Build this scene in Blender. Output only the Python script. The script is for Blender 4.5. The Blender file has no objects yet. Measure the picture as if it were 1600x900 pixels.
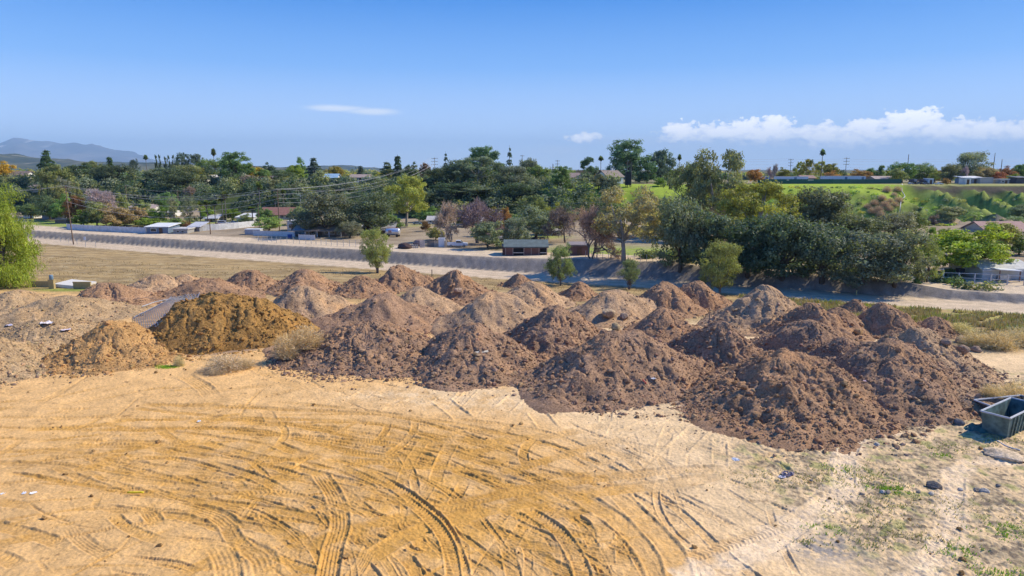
import bpy, math, random
import numpy as np
random.seed(7)
rng = np.random.default_rng(7)
scene = bpy.context.scene
COL = scene.collection
R_ = math.radians

# ------------------------------------------------------------------ camera numbers (metres)
H = 18.5                       # drone height above the site
TH = R_(9.84)                  # downward pitch
F = 1067.0                     # focal length in pixels of a 1600 px wide picture
CT, ST = math.cos(TH), math.sin(TH)
SUN_AZ, SUN_EL = R_(71), R_(41)   # azimuth measured from +Y towards +X

HAZE = 6e-5
# ------------------------------------------------------------------ noise
def _hash(ix, iy, seed):
    h = (ix.astype(np.int64) * 374761393 + iy.astype(np.int64) * 668265263 + seed * 1442695041) & 0xFFFFFFFF
    h = ((h ^ (h >> 13)) * 1274126177) & 0xFFFFFFFF
    h = ((h ^ (h >> 16)) * 2246822519) & 0xFFFFFFFF
    return (h ^ (h >> 15)) & 0xFFFFFFFF
def noise(x, y, seed=0):
    x = np.asarray(x, float); y = np.asarray(y, float)
    ix = np.floor(x); iy = np.floor(y); fx = x - ix; fy = y - iy
    ux = fx * fx * fx * (fx * (fx * 6 - 15) + 10); uy = fy * fy * fy * (fy * (fy * 6 - 15) + 10)
    def g(ox, oy):
        a = _hash(ix + ox, iy + oy, seed) / 4294967296.0 * 2 * math.pi
        return np.cos(a) * (fx - ox) + np.sin(a) * (fy - oy)
    a = g(0, 0); b = g(1, 0); c = g(0, 1); d = g(1, 1)
    return 1.5 * (a + (b - a) * ux + (c - a) * uy + (a - b - c + d) * ux * uy)
def fbm(x, y, oct=4, seed=0, gain=.5):
    s = 0; a = 1; f = 1; n = 0
    for i in range(oct):
        s = s + a * noise(x * f + 17.3 * i, y * f - 9.1 * i, seed + i); n += a; a *= gain; f *= 2.03
    return s / n
def sstep(a, b, x):
    t = np.clip((x - a) / (b - a), 0, 1); return t * t * (3 - 2 * t)
def lerp(a, b, t): return a + (b - a) * t

# ------------------------------------------------------------------ terrain
def interp(x, xs, ys):
    xs = np.array(xs, float); ys = np.array(ys, float)
    r = np.interp(x, xs, ys)
    r = np.where(x < xs[0], ys[0] + (x - xs[0]) * (ys[1] - ys[0]) / (xs[1] - xs[0]), r)
    return np.where(x > xs[-1], ys[-1] + (x - xs[-1]) * (ys[-1] - ys[-2]) / (xs[-1] - xs[-2]), r)
def toeY(x): return interp(x, [-129, -81, 0, 23.7, 43.9, 61.5, 73.5], [196, 172, 133.9, 125, 115.5, 107.7, 102.7])
def bankH(x):
    return np.interp(x, [-129, -81, 0, 14, 24, 30, 34, 44, 60, 65.5, 69, 73.5], [1.8, 2.0, 2.3, 2.75, 2.75, 3.1, 2.6, 2.55, 2.0, 1.75, 1.25, 1.2])
def bluffY(x): return np.interp(x, [-900, -400, -210, -132, -60, 22, 80, 146, 300, 900], [330, 300, 290, 283, 262, 238, 229, 223, 215, 215])
def bluffW(x): return np.interp(x, [-400, -132, 22, 60, 100, 146, 300], [46, 42, 44, 46, 40, 36, 36])
ZP = 12.6                      # plateau level
def terrain(x, y):
    x = np.asarray(x, float); y = np.asarray(y, float)
    d = y - toeY(x); h = bankH(x); bw = 1.45 * h
    z = -1.5 * sstep(-36, -11, d)
    far = sstep(30, 90, d)
    e = noise(x * .4, y * .2, 5) * .10 + noise(x * 1.3 + y * .7, y * .3, 6) * .05 + noise(x*.12, y*.1, 4)*.3
    q = np.clip((d + e) / bw, 0, 1)
    bank = -1.5 + h * q + np.sin(q * math.pi) * (noise(x * 1.1 - d * .9, d * .15, 7) * .09 * sstep(20, 34, x) + noise(x * .5, d * .5, 8) * .07)
    z = np.where(d > -.4, bank, z)
    z = z + sstep(0, 1, (d - bw) / 25) * (0.75 - (-1.5 + h)) * (d > bw)
    # bluff
    yb = bluffY(x); w = bluffW(x)
    ph = (x + (y - yb) * .35) / 17.0 + .5 * noise(x * .03, y * .02, 11)
    tri = 1 - np.abs(2 * (ph - np.floor(ph)) - 1)
    gul = (tri - .5) * 22 * sstep(128, 150, x) + fbm(x * .05, y * .05, 3, 12) * 9 * (1 - .5 * sstep(128, 150, x))
    q = (y - yb + gul * sstep(1.0, .55, (y - yb) / w)) / w
    q = np.clip(q, 0, 1)
    soft = 1 - (1 - q) ** 2
    hard = np.where(q < .78, q * .82, .64 + (q - .78) / .22 * .36)
    kk = sstep(125, 148, x)
    s = soft * (1 - kk) + hard * kk
    z = z + s * (ZP - .75) + fbm(x * .2, y * .2, 2, 14) * .35 * sstep(0, .2, q) * sstep(1, .8, q)
    z = z + sstep(30, 120, d) * noise(x * .03, y * .03, 9) * .25
    return z

def ray(px, row):
    u = (px - 800) / F; v = (450 - row) / F
    return u, CT + v * ST, -ST + v * CT
_TS = np.concatenate([np.linspace(15, 120, 2200), np.geomspace(120, 6000, 4000)])
def P(px, row):
    """where the line of sight through a picture point meets the terrain"""
    dx, dy, dz = ray(px, row)
    x, y, z = dx * _TS, dy * _TS, H + dz * _TS
    g = terrain(x, y)
    k = int(np.argmax(z < g))
    if z[k] >= g[k]: k = len(_TS) - 1
    return float(x[k]), float(y[k]), float(g[k]), float(_TS[k])
def at(px, row, base):
    """base: ('r', row of the visible foot) or a distance in metres"""
    if isinstance(base, tuple):
        x, y, z, t = P(px, base[1]); return x, y, z, t
    dx, dy, dz = ray(px, row); t = base / dy
    x = dx * t
    return x, base, float(terrain(x, base)), t
def top_z(row, y):
    dx, dy, dz = ray(800, row); return H + dz * y / dy

# ------------------------------------------------------------------ mesh and object helpers
def mesh_np(name, V, faces, mat=None, cols=None, smooth=False):
    """faces: list of int arrays (n,3) / (n,4)"""
    V = np.asarray(V, np.float32)
    me = bpy.data.meshes.new(name)
    me.vertices.add(len(V)); me.vertices.foreach_set('co', V.ravel())
    faces = [np.asarray(f, np.int32) for f in faces if len(f)]
    nl = sum(f.size for f in faces); nf = sum(len(f) for f in faces)
    me.loops.add(nl); me.polygons.add(nf)
    me.loops.foreach_set('vertex_index', np.concatenate([f.ravel() for f in faces]))
    tot = np.concatenate([np.full(len(f), f.shape[1], np.int32) for f in faces])
    st = np.zeros(nf, np.int32); st[1:] = np.cumsum(tot)[:-1]
    me.polygons.foreach_set('loop_start', st)
    try: me.polygons.foreach_set('loop_total', tot)
    except Exception: pass
    me.polygons.foreach_set('use_smooth', np.full(nf, bool(smooth)))
    me.update(calc_edges=True)
    if cols is not None:
        a = me.attributes.new('Col', 'FLOAT_COLOR', 'POINT')
        c = np.ones((len(V), 4), np.float32); c[:, :3] = cols
        a.data.foreach_set('color', c.ravel())
    if mat is not None: me.materials.append(mat)
    return me
class MB:
    """collects simple solids into one mesh"""
    def __init__(s): s.v = []; s.f = []
    def add(s, v, f):
        o = len(s.v); s.v += [tuple(p) for p in v]; s.f += [tuple(i + o for i in q) for q in f]; return s
    def box(s, c, d, rz=0.0, taper=1.0, tilt=0.0):
        out = []
        for sz in (-1, 1):
            k = taper if sz > 0 else 1
            for sx, sy in ((-1, -1), (1, -1), (1, 1), (-1, 1)):
                x, y, z = sx * d[0] / 2 * k, sy * d[1] / 2 * k, sz * d[2] / 2
                if tilt: x, z = x * math.cos(tilt) - z * math.sin(tilt), x * math.sin(tilt) + z * math.cos(tilt)
                out.append((c[0] + x * math.cos(rz) - y * math.sin(rz), c[1] + x * math.sin(rz) + y * math.cos(rz), c[2] + z))
        return s.add(out, [(3, 2, 1, 0), (4, 5, 6, 7), (0, 1, 5, 4), (1, 2, 6, 5), (2, 3, 7, 6), (3, 0, 4, 7)])
    def tube(s, pts, rad, n=6, cap=True):
        pts = [np.array(p, float) for p in pts]
        if not hasattr(rad, '__len__'): rad = [rad] * len(pts)
        rings = []; base = len(s.v)
        for i, p in enumerate(pts):
            d = pts[min(i + 1, len(pts) - 1)] - pts[max(i - 1, 0)]
            d = d / (np.linalg.norm(d) + 1e-9)
            a = np.cross(d, (0, 0, 1) if abs(d[2]) < .9 else (1, 0, 0)); a /= np.linalg.norm(a); b = np.cross(d, a)
            for k in range(n):
                t = 2 * math.pi * k / n
                s.v.append(tuple(p + rad[i] * (math.cos(t) * a + math.sin(t) * b)))
        for i in range(len(pts) - 1):
            for k in range(n):
                q = base + i * n
                s.f.append((q + k, q + (k + 1) % n, q + n + (k + 1) % n, q + n + k))
        if cap:
            s.f.append(tuple(base + k for k in range(n))[::-1]); s.f.append(tuple(base + (len(pts) - 1) * n + k for k in range(n)))
        return s
    def extrude(s, prof, y0, y1):
        """profile in the xz plane extruded along y"""
        n = len(prof)
        v = [(x, y0, z) for x, z in prof] + [(x, y1, z) for x, z in prof]
        f = [tuple(range(n)), tuple(range(2 * n - 1, n - 1, -1))] + [(i, i + n, (i + 1) % n + n, (i + 1) % n) for i in range(n)]
        return s.add(v, f)
    def mesh(s, name, mat, smooth=False):
        me = bpy.data.meshes.new(name); me.from_pydata(s.v, [], s.f); me.update()
        me.materials.append(mat)
        if smooth: me.polygons.foreach_set('use_smooth', [True] * len(me.polygons))
        return me
    def build(s, name, mat, parent=None, smooth=False, **kw):
        return link(name, s.mesh(name, mat, smooth), parent, **kw)
def link(name, data, parent=None, loc=None, rz=0.0, scale=None, color=None):
    o = bpy.data.objects.new(name, data); COL.objects.link(o)
    if parent is not None: o.parent = parent
    if loc is not None: o.location = loc
    if rz: o.rotation_euler[2] = rz
    if scale is not None: o.scale = scale
    if color is not None: o.color = (*color, 1)
    return o
def tag(o, label=None, cat=None, group=None, kind=None):
    if label: o['label'] = label
    if cat: o['category'] = cat
    if group: o['group'] = group
    if kind: o['kind'] = kind
    return o
def thing(name, label, cat, loc=(0, 0, 0), rz=0.0, group=None, scale=None):
    o = link(name, None, None, loc, rz, scale); o.empty_display_size = .5
    return tag(o, label, cat, group)

# ------------------------------------------------------------------ materials
def new_mat(name):
    m = bpy.data.materials.new(name); m.use_nodes = True
    nt = m.node_tree; nt.nodes.clear()
    out = nt.nodes.new('ShaderNodeOutputMaterial')
    return m, nt, nt.nodes, nt.links, out
def soil_material(name, bump=.5, bscale=6.0, tone=.25, speck=.35):
    m, nt, N, L, out = new_mat(name)
    b = N.new('ShaderNodeBsdfPrincipled'); b.inputs['Roughness'].default_value = .95
    b.inputs['Specular IOR Level'].default_value = .08
    at_ = N.new('ShaderNodeAttribute'); at_.attribute_name = 'Col'
    tc = N.new('ShaderNodeTexCoord')
    n1 = N.new('ShaderNodeTexNoise'); n1.inputs['Scale'].default_value = bscale; n1.inputs['Detail'].default_value = 8; n1.inputs['Roughness'].default_value = .7
    n2 = N.new('ShaderNodeTexNoise'); n2.inputs['Scale'].default_value = bscale * .13; n2.inputs['Detail'].default_value = 5
    L.new(tc.outputs['Object'], n1.inputs['Vector']); L.new(tc.outputs['Object'], n2.inputs['Vector'])
    mr = N.new('ShaderNodeMapRange'); mr.inputs['From Min'].default_value = .3; mr.inputs['From Max'].default_value = .7
    mr.inputs['To Min'].default_value = 1 - tone; mr.inputs['To Max'].default_value = 1 + tone
    L.new(n1.outputs['Fac'], mr.inputs['Value'])
    mr2 = N.new('ShaderNodeMapRange'); mr2.inputs['From Min'].default_value = .35; mr2.inputs['From Max'].default_value = .65
    mr2.inputs['To Min'].default_value = .88; mr2.inputs['To Max'].default_value = 1.1
    L.new(n2.outputs['Fac'], mr2.inputs['Value'])
    mu = N.new('ShaderNodeMath'); mu.operation = 'MULTIPLY'; L.new(mr.outputs[0], mu.inputs[0]); L.new(mr2.outputs[0], mu.inputs[1])
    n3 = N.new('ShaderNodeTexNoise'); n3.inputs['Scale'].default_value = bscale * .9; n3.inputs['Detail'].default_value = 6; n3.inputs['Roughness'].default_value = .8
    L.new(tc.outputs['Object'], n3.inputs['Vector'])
    sp = N.new('ShaderNodeMapRange'); sp.inputs['From Min'].default_value = .56; sp.inputs['From Max'].default_value = .68; sp.inputs['To Min'].default_value = 1; sp.inputs['To Max'].default_value = 1 - speck  # dark specks: pebbles, and small clod shadows painted into the colour
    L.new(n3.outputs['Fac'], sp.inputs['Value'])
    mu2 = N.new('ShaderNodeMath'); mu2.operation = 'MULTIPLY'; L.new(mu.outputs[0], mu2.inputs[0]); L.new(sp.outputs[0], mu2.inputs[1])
    vm = N.new('ShaderNodeVectorMath'); vm.operation = 'SCALE'
    L.new(at_.outputs['Color'], vm.inputs[0]); L.new(mu2.outputs[0], vm.inputs['Scale'])
    L.new(vm.outputs[0], b.inputs['Base Color'])
    bp = N.new('ShaderNodeBump'); bp.inputs['Strength'].default_value = bump; bp.inputs['Distance'].default_value = .12
    L.new(n1.outputs['Fac'], bp.inputs['Height']); L.new(bp.outputs[0], b.inputs['Normal'])
    L.new(b.outputs[0], out.inputs['Surface'])
    return m
def leaf_material(name, trans=.3):
    m, nt, N, L, out = new_mat(name)
    at_ = N.new('ShaderNodeAttribute'); at_.attribute_name = 'Col'
    oi = N.new('ShaderNodeObjectInfo')
    vm = N.new('ShaderNodeVectorMath'); vm.operation = 'MULTIPLY'
    L.new(at_.outputs['Color'], vm.inputs[0]); L.new(oi.outputs['Color'], vm.inputs[1])
    d = N.new('ShaderNodeBsdfPrincipled'); d.inputs['Roughness'].default_value = .6; d.inputs['Specular IOR Level'].default_value = .25
    t = N.new('ShaderNodeBsdfTranslucent')
    hs = N.new('ShaderNodeMixRGB'); hs.blend_type = 'MULTIPLY'; hs.inputs[0].default_value = 1; hs.inputs[2].default_value = (1.25, 1.3, .6, 1)
    L.new(vm.outputs[0], hs.inputs[1]); L.new(hs.outputs[0], t.inputs['Color'])
    L.new(vm.outputs[0], d.inputs['Base Color'])
    mx = N.new('ShaderNodeMixShader'); mx.inputs[0].default_value = trans
    L.new(d.outputs[0], mx.inputs[1]); L.new(t.outputs[0], mx.inputs[2]); L.new(mx.outputs[0], out.inputs['Surface'])
    return m
_pm = {}
def paint(name, col, rough=.6, metal=0.0, var=.12, scale=3.0, spec=.3):
    """plain surface with some dirt and fading"""
    if name in _pm: return _pm[name]
    m, nt, N, L, out = new_mat(name)
    b = N.new('ShaderNodeBsdfPrincipled'); b.inputs['Roughness'].default_value = rough; b.inputs['Metallic'].default_value = metal
    b.inputs['Specular IOR Level'].default_value = spec
    tc = N.new('ShaderNodeTexCoord'); n1 = N.new('ShaderNodeTexNoise'); n1.inputs['Scale'].default_value = scale; n1.inputs['Detail'].default_value = 6
    L.new(tc.outputs['Object'], n1.inputs['Vector'])
    mr = N.new('ShaderNodeMapRange'); mr.inputs['From Min'].default_value = .3; mr.inputs['From Max'].default_value = .7
    mr.inputs['To Min'].default_value = 1 - var; mr.inputs['To Max'].default_value = 1 + var
    L.new(n1.outputs['Fac'], mr.inputs['Value'])
    vm = N.new('ShaderNodeVectorMath'); vm.operation = 'SCALE'; vm.inputs[0].default_value = col
    L.new(mr.outputs[0], vm.inputs['Scale']); L.new(vm.outputs[0], b.inputs['Base Color'])
    L.new(b.outputs[0], out.inputs['Surface'])
    _pm[name] = m; return m
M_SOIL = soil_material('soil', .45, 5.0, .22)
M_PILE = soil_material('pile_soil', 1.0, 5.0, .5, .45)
M_LEAF = leaf_material('leaf', .38)
M_DRY = leaf_material('dry_leaf', .15)
M_BARK = paint('bark', (.11, .085, .065), .9, var=.35, scale=8)
M_PALEBARK = paint('pale_bark', (.36, .32, .27), .8, var=.3, scale=6)
M_GREYBARK = paint('grey_bark', (.17, .145, .13), .9, var=.3, scale=8)
M_WOODPOLE = paint('pole_wood', (.19, .125, .08), .85, var=.3, scale=5)
M_METAL = paint('galvanised_metal', (.45, .46, .47), .45, .7, var=.2)
M_GLASS = paint('window_glass', (.03, .04, .05), .12, spec=.6, var=.1)
M_WHITE = paint('white_paint', (.75, .75, .73), .5, var=.08)
M_TYRE = paint('tyre_rubber', (.02, .02, .02), .8)
M_WIRE = paint('wire_metal', (.42, .42, .44), .5, .3)  # pale grey paints the sun glints along the wires into their colour
# ================================================================== piles: one analytic surface each
PAL = {'o': (.45, .26, .105), 't': (.42, .285, .155), 'y': (.33, .185, .06), 'p': (.335, .207, .125), 'r': (.355, .212, .12), 'b': (.42, .275, .16)}
# peak px, peak row, half width px, foot row, palette, tip roundness, roughness, label
PILES = [
 (22, 452, 70, 494, 't', .35, .5, 'low tan dirt pile in front of the bright green weeping tree'),
 (98, 461, 105, 516, 't', .25, .45, 'long smooth tan dirt pile between the weeping tree and the pile with litter'),
 (78, 494, 105, 552, 't', .3, .6, 'grey tan dirt pile strewn with scraps of pale litter'),
 (-15, 525, 105, 607, 't', .28, .7, 'tan dirt pile cut off by the left picture edge, lowest on that side'),
 (178, 500, 92, 584, 'o', .3, .7, 'orange tan cloddy dirt pile in front of the unrolled chain link mesh'),
 (168, 441, 66, 487, 'r', .3, 1.0, 'rough dark brown dirt pile beside the low concrete wall'),
 (243, 428, 56, 466, 'b', .25, .7, 'reddish tan dirt pile with a narrow top beside the dry field'),
 (288, 428, 40, 458, 'b', .3, .7, 'small tan dirt pile half hidden behind a narrow topped pile'),
 (322, 434, 72, 476, 'r', .25, .9, 'dark topped dirt pile right behind the yellow brown pile'),
 (390, 421, 50, 458, 'r', .3, .8, 'rounded brown dirt pile at the dry field, behind the yellow brown pile'),
 (350, 457, 108, 558, 'y', .55, .9, 'broad yellow brown dirt pile with flattened top'),
 (474, 420, 60, 464, 'r', .25, .7, 'reddish brown dirt pile with sharp crest, next to the dry field'),
 (478, 446, 76, 510, 'b', .45, .5, 'smooth rounded brown dirt pile with shaded left flank beside the yellow brown pile'),
 (566, 430, 52, 466, 'r', .25, 1.1, 'lumpy brown dirt pile just below the farthest young tree'),
 (624, 413, 54, 458, 'r', .22, 1.2, 'tall lumpy dirt pile right beside the farthest young tree'),
 (712, 421, 62, 476, 'r', .22, 1.0, 'peaked reddish dirt pile with big clods, next to the short post by the road'),
 (592, 457, 96, 530, 'p', .3, .35, 'peaked dirt pile with one smooth shaded flank behind the front row'),
 (655, 447, 62, 498, 'b', .45, .45, 'smooth pale brown dirt mound in front of the peaked pile with big clods'),
 (578, 500, 122, 592, 'p', .4, 1.2, 'wide rubbly purple brown dirt pile beside the straw coloured bush'),
 (772, 455, 88, 530, 'b', .45, .4, 'smooth broad pale brown dirt pile in the middle of the field of piles'),
 (736, 503, 110, 605, 'p', .35, .8, 'cloddy purple brown dirt pile with a pale board lying on it'),
 (868, 475, 92, 566, 'p', .25, .8, 'steep dark brown dirt pile right behind and beside the pile with the board'),
 (826, 439, 60, 488, 'b', .4, .6, 'rounded dirt pile left of the second small tree by the road'),
 (814, 428, 32, 452, 'r', .3, .8, 'small dark dirt pile closest to the road, left of the second small tree'),
 (905, 439, 34, 470, 'r', .3, .9, 'small dark dirt pile right of the second small tree by the road'),
 (962, 452, 76, 512, 'b', .5, .4, 'broad flat brown dirt pile with two boulders at its foot'),
 (1042, 439, 60, 496, 'r', .35, .8, 'rounded reddish dirt pile left of the fourth small tree'),
 (1085, 438, 56, 488, 'r', .3, 1.0, 'lumpy dirt pile touching the fourth small tree by the road'),
 (1040, 479, 62, 536, 'r', .3, .8, 'dirt pile with a dark hollow flank behind the frontmost peaked pile'),
 (974, 514, 138, 645, 'p', .3, .7, 'large peaked dark dirt pile with a strip of red plastic, at the front centre'),
 (1128, 501, 84, 596, 'p', .4, .8, 'brown dirt pile with a dry twig on top, between two large front piles'),
 (1194, 444, 82, 526, 'b', .28, .7, 'tall conical dirt pile nearest the shaded embankment'),
 (1262, 472, 56, 540, 'r', .3, .9, 'ragged brown dirt pile on the shoulder of the tall conical pile'),
 (1262, 499, 78, 574, 'p', .35, .5, 'grey brown dirt pile with a smooth shaded slump on its face'),
 (1238, 543, 160, 694, 'r', .42, 1.0, 'largest cloddy brown dirt pile, reaching farthest into the sandy clearing'),
 (1336, 467, 28, 494, 'r', .35, .9, 'tiny dark dirt pile in front of the yellow road marker'),
 (1308, 480, 56, 532, 'r', .35, .8, 'small grey brown dirt pile behind the slumped pile, left of a ridge of dark dirt'),
 (1386, 472, 60, 534, 'r', .3, .8, 'dark topped dirt pile beside the yellow green grass strip'),
 (1463, 494, 40, 528, 'r', .3, .8, 'small dirt pile by itself against the tall straw coloured grass'),
 (1322, 526, 66, 596, 'p', .35, .6, 'brown dirt pile wedged between the largest pile and its neighbour'),
 (1392, 528, 128, 660, 'p', .4, .7, 'big purple brown dirt pile left of the green metal skip'),
 (1440, 512, 96, 610, 'b', .4, .6, 'long brown dirt pile running out towards the scattered boulders'),
 (1128, 640, 60, 672, 'r', .5, 1.1, 'low spill of dark clods at the foot of the largest pile'),
 (1232, 668, 80, 702, 'r', .55, 1.0, 'low fan of loose dark dirt in front of the largest pile'),
 (1500, 600, 70, 655, 'b', .5, .8, 'low slumped end of dirt behind the green metal skip'),
]
class Pile:
    def __init__(s, i, spec):
        px, row, w, foot, s.pal, s.a, s.rough, s.label = spec
        s.i = i
        x, y, z, t = P(px, foot)
        s.R = w * t / (F - w); dx, dy, dz = ray(px, row)
        for k in range(3):
            s.y = y + s.R * (1.06 if s.pal in 'prb' else .98); s.x = dx * s.y / dy; s.z = float(terrain(s.x, s.y))
            s.h = H + dz * s.y / dy - s.z
            if k == 0: s.R *= .95 if s.pal == 't' else 1.0 if s.pal == 'y' else 1.09
            s.R = max(s.R, s.h * 1.38)
        s.el = random.uniform(1.0, 1.5)
        s.rot = random.uniform(0, 6.28)
        g = np.random.default_rng(900 + i)
        s.ph = g.uniform(0, 100, 4)
    def height(s, dx, dy):
        ca, sa = math.cos(s.rot), math.sin(s.rot); u_, v_ = dx * ca + dy * sa, -dx * sa + dy * ca
        u_, v_ = u_ / s.el ** .5, v_ * s.el ** .5
        r = np.hypot(u_, v_); th = np.arctan2(v_, u_)
        c, n = np.cos(th), np.sin(th)
        Rt = s.R * (1 + .16 * noise(c * 1.1 + s.ph[0], n * 1.1, 31) + .07 * noise(c * 3 + s.ph[1], n * 3, 32))
        ox = (noise(np.array([s.ph[2]]), np.array([.3]), 33)[0]) * s.R * .1
        r = np.hypot(u_ - ox * np.exp(-(r / s.R) ** 2 * 4), v_)
        rho = r / Rt; a = s.a * .72
        k = (np.sqrt(rho * rho + a * a) - a) / (math.sqrt(1 + a * a) - a)
        h = s.h * np.sign(1 - k) * np.abs(1 - k) ** (1.0 if s.pal == 'y' else 1.2)
        if s.pal == 'y':
            h = s.h * (1 - k) * 1.32; cap = s.h * (1.0 - .10 * rho); h = cap - .5 * (np.sqrt((cap - h) ** 2 + .25) + (cap - h)) + .12
        tail = sstep(.72, 1.12, rho); h = h + s.h * .09 * tail * sstep(1.25, 1.0, rho)
        m = sstep(1.1, .8, rho)
        h = h + m * s.h * (.075 * s.rough * fbm(dx * .75 + s.ph[3], dy * .75, 3, 40 + s.i) + .24 * fbm(dx * .27 + s.ph[1], dy * .27, 3, 41 + s.i))
        # runnels down the flank and lumps left by tipping
        h = h + m * .05 * s.h * noise(c * 2.2 + s.ph[0] + r * .2, n * 2.2 + r * .3, 35) * sstep(.1, .4, rho)
        rg = np.abs(fbm(dx * .42 + s.ph[1], dy * .42, 3, 70 + s.i)); h = h - m * s.h * .07 * s.rough * sstep(.10, .0, rg) * sstep(.05, .35, rho)
        l = noise(dx * 2.2 + s.ph[2], dy * 2.2, 36); l2 = noise(dx * 4.6, dy * 4.6 + s.ph[0], 37); l3 = noise(dx * 9.5, dy * 9.5 + s.ph[3], 38)
        h = h + m * s.rough * (.055 * np.abs(l) + .075 * np.abs(l2) + .06 * l3)
        return h, rho
piles = [Pile(i, p) for i, p in enumerate(PILES)]
_t, _r = np.meshgrid(np.linspace(0, 2 * math.pi, 90), np.linspace(0, 1, 40))
for p in piles:                      # bring the highest visible point of each pile to its height in the photograph
    for it in range(3):
        dx, dy = _r * p.R * np.cos(_t), _r * p.R * np.sin(_t)
        z = p.z + p.height(dx, dy)[0]; yy = p.y + dy
        fwd = yy * CT - (z - H) * ST; upc = yy * ST + (z - H) * CT
        row = 450 - F * upc / fwd; k = np.argmin(row)
        p.h += (row.ravel()[k] - PILES[p.i][1]) * fwd.ravel()[k] / F
        p.h = max(p.h, .5)
for p in piles: print('pile %2d R %.1f h %.1f  h/R %.2f at %.0f,%.0f' % (p.i, p.R, p.h, p.h / p.R, p.x, p.y))

# raster of everything solid on the site, to rest small things on the piles
RX0, RY0, RR = -110.0, 38.0, .2
_gx, _gy = np.meshgrid(np.arange(RX0, 110, RR), np.arange(RY0, 135, RR))
SITE = terrain(_gx, _gy)
for p in piles:
    m = (np.abs(_gx - p.x) < p.R * 1.5) & (np.abs(_gy - p.y) < p.R * 1.5)
    h, rho = p.height(_gx[m] - p.x, _gy[m] - p.y)
    SITE[m] = np.maximum(SITE[m], np.where(rho < 1.2, p.z + h, -9))
def site_z(x, y):
    i = np.clip(((np.asarray(y) - RY0) / RR).round().astype(int), 0, SITE.shape[0] - 1)
    j = np.clip(((np.asarray(x) - RX0) / RR).round().astype(int), 0, SITE.shape[1] - 1)
    return SITE[i, j]
def PS(px, row):
    """like P() but also stops on the piles"""
    dx, dy, dz = ray(px, row)
    t = np.linspace(40, 135, 4000); x, y, z = dx * t, dy * t, H + dz * t
    g = site_z(x, y); k = int(np.argmax(z < g))
    return float(x[k]), float(y[k]), float(g[k]), float(t[k])

ico_v = None
def ico():
    t = (1 + 5 ** .5) / 2
    v = np.array([(-1, t, 0), (1, t, 0), (-1, -t, 0), (1, -t, 0), (0, -1, t), (0, 1, t), (0, -1, -t), (0, 1, -t), (t, 0, -1), (t, 0, 1), (-t, 0, -1), (-t, 0, 1)], float)
    v /= np.linalg.norm(v[0])
    f = np.array([(0, 11, 5), (0, 5, 1), (0, 1, 7), (0, 7, 10), (0, 10, 11), (1, 5, 9), (5, 11, 4), (11, 10, 2), (10, 7, 6), (7, 1, 8), (3, 9, 4), (3, 4, 2), (3, 2, 6), (3, 6, 8), (3, 8, 9), (4, 9, 5), (2, 4, 11), (6, 2, 10), (8, 6, 7), (9, 8, 1)])
    return v, f
ICV, ICF = ico()
def clods(g, cx, cy, cz, r):
    """many angular lumps: returns verts, faces"""
    n = len(r)
    V = ICV[None] * (1 + g.uniform(-.28, .28, (n, 12, 1))) * r[:, None, None] * g.uniform(.7, 1.25, (n, 1, 3))
    a = g.uniform(0, 6.28, n); c, s = np.cos(a)[:, None], np.sin(a)[:, None]
    X = V[:, :, 0] * c - V[:, :, 1] * s; Y = V[:, :, 0] * s + V[:, :, 1] * c
    V = np.stack([X + cx[:, None], Y + cy[:, None], V[:, :, 2] * .8 + cz[:, None]], -1)
    Fc = ICF[None] + (np.arange(n) * 12)[:, None, None]
    return V.reshape(-1, 3), Fc.reshape(-1, 3)
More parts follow.
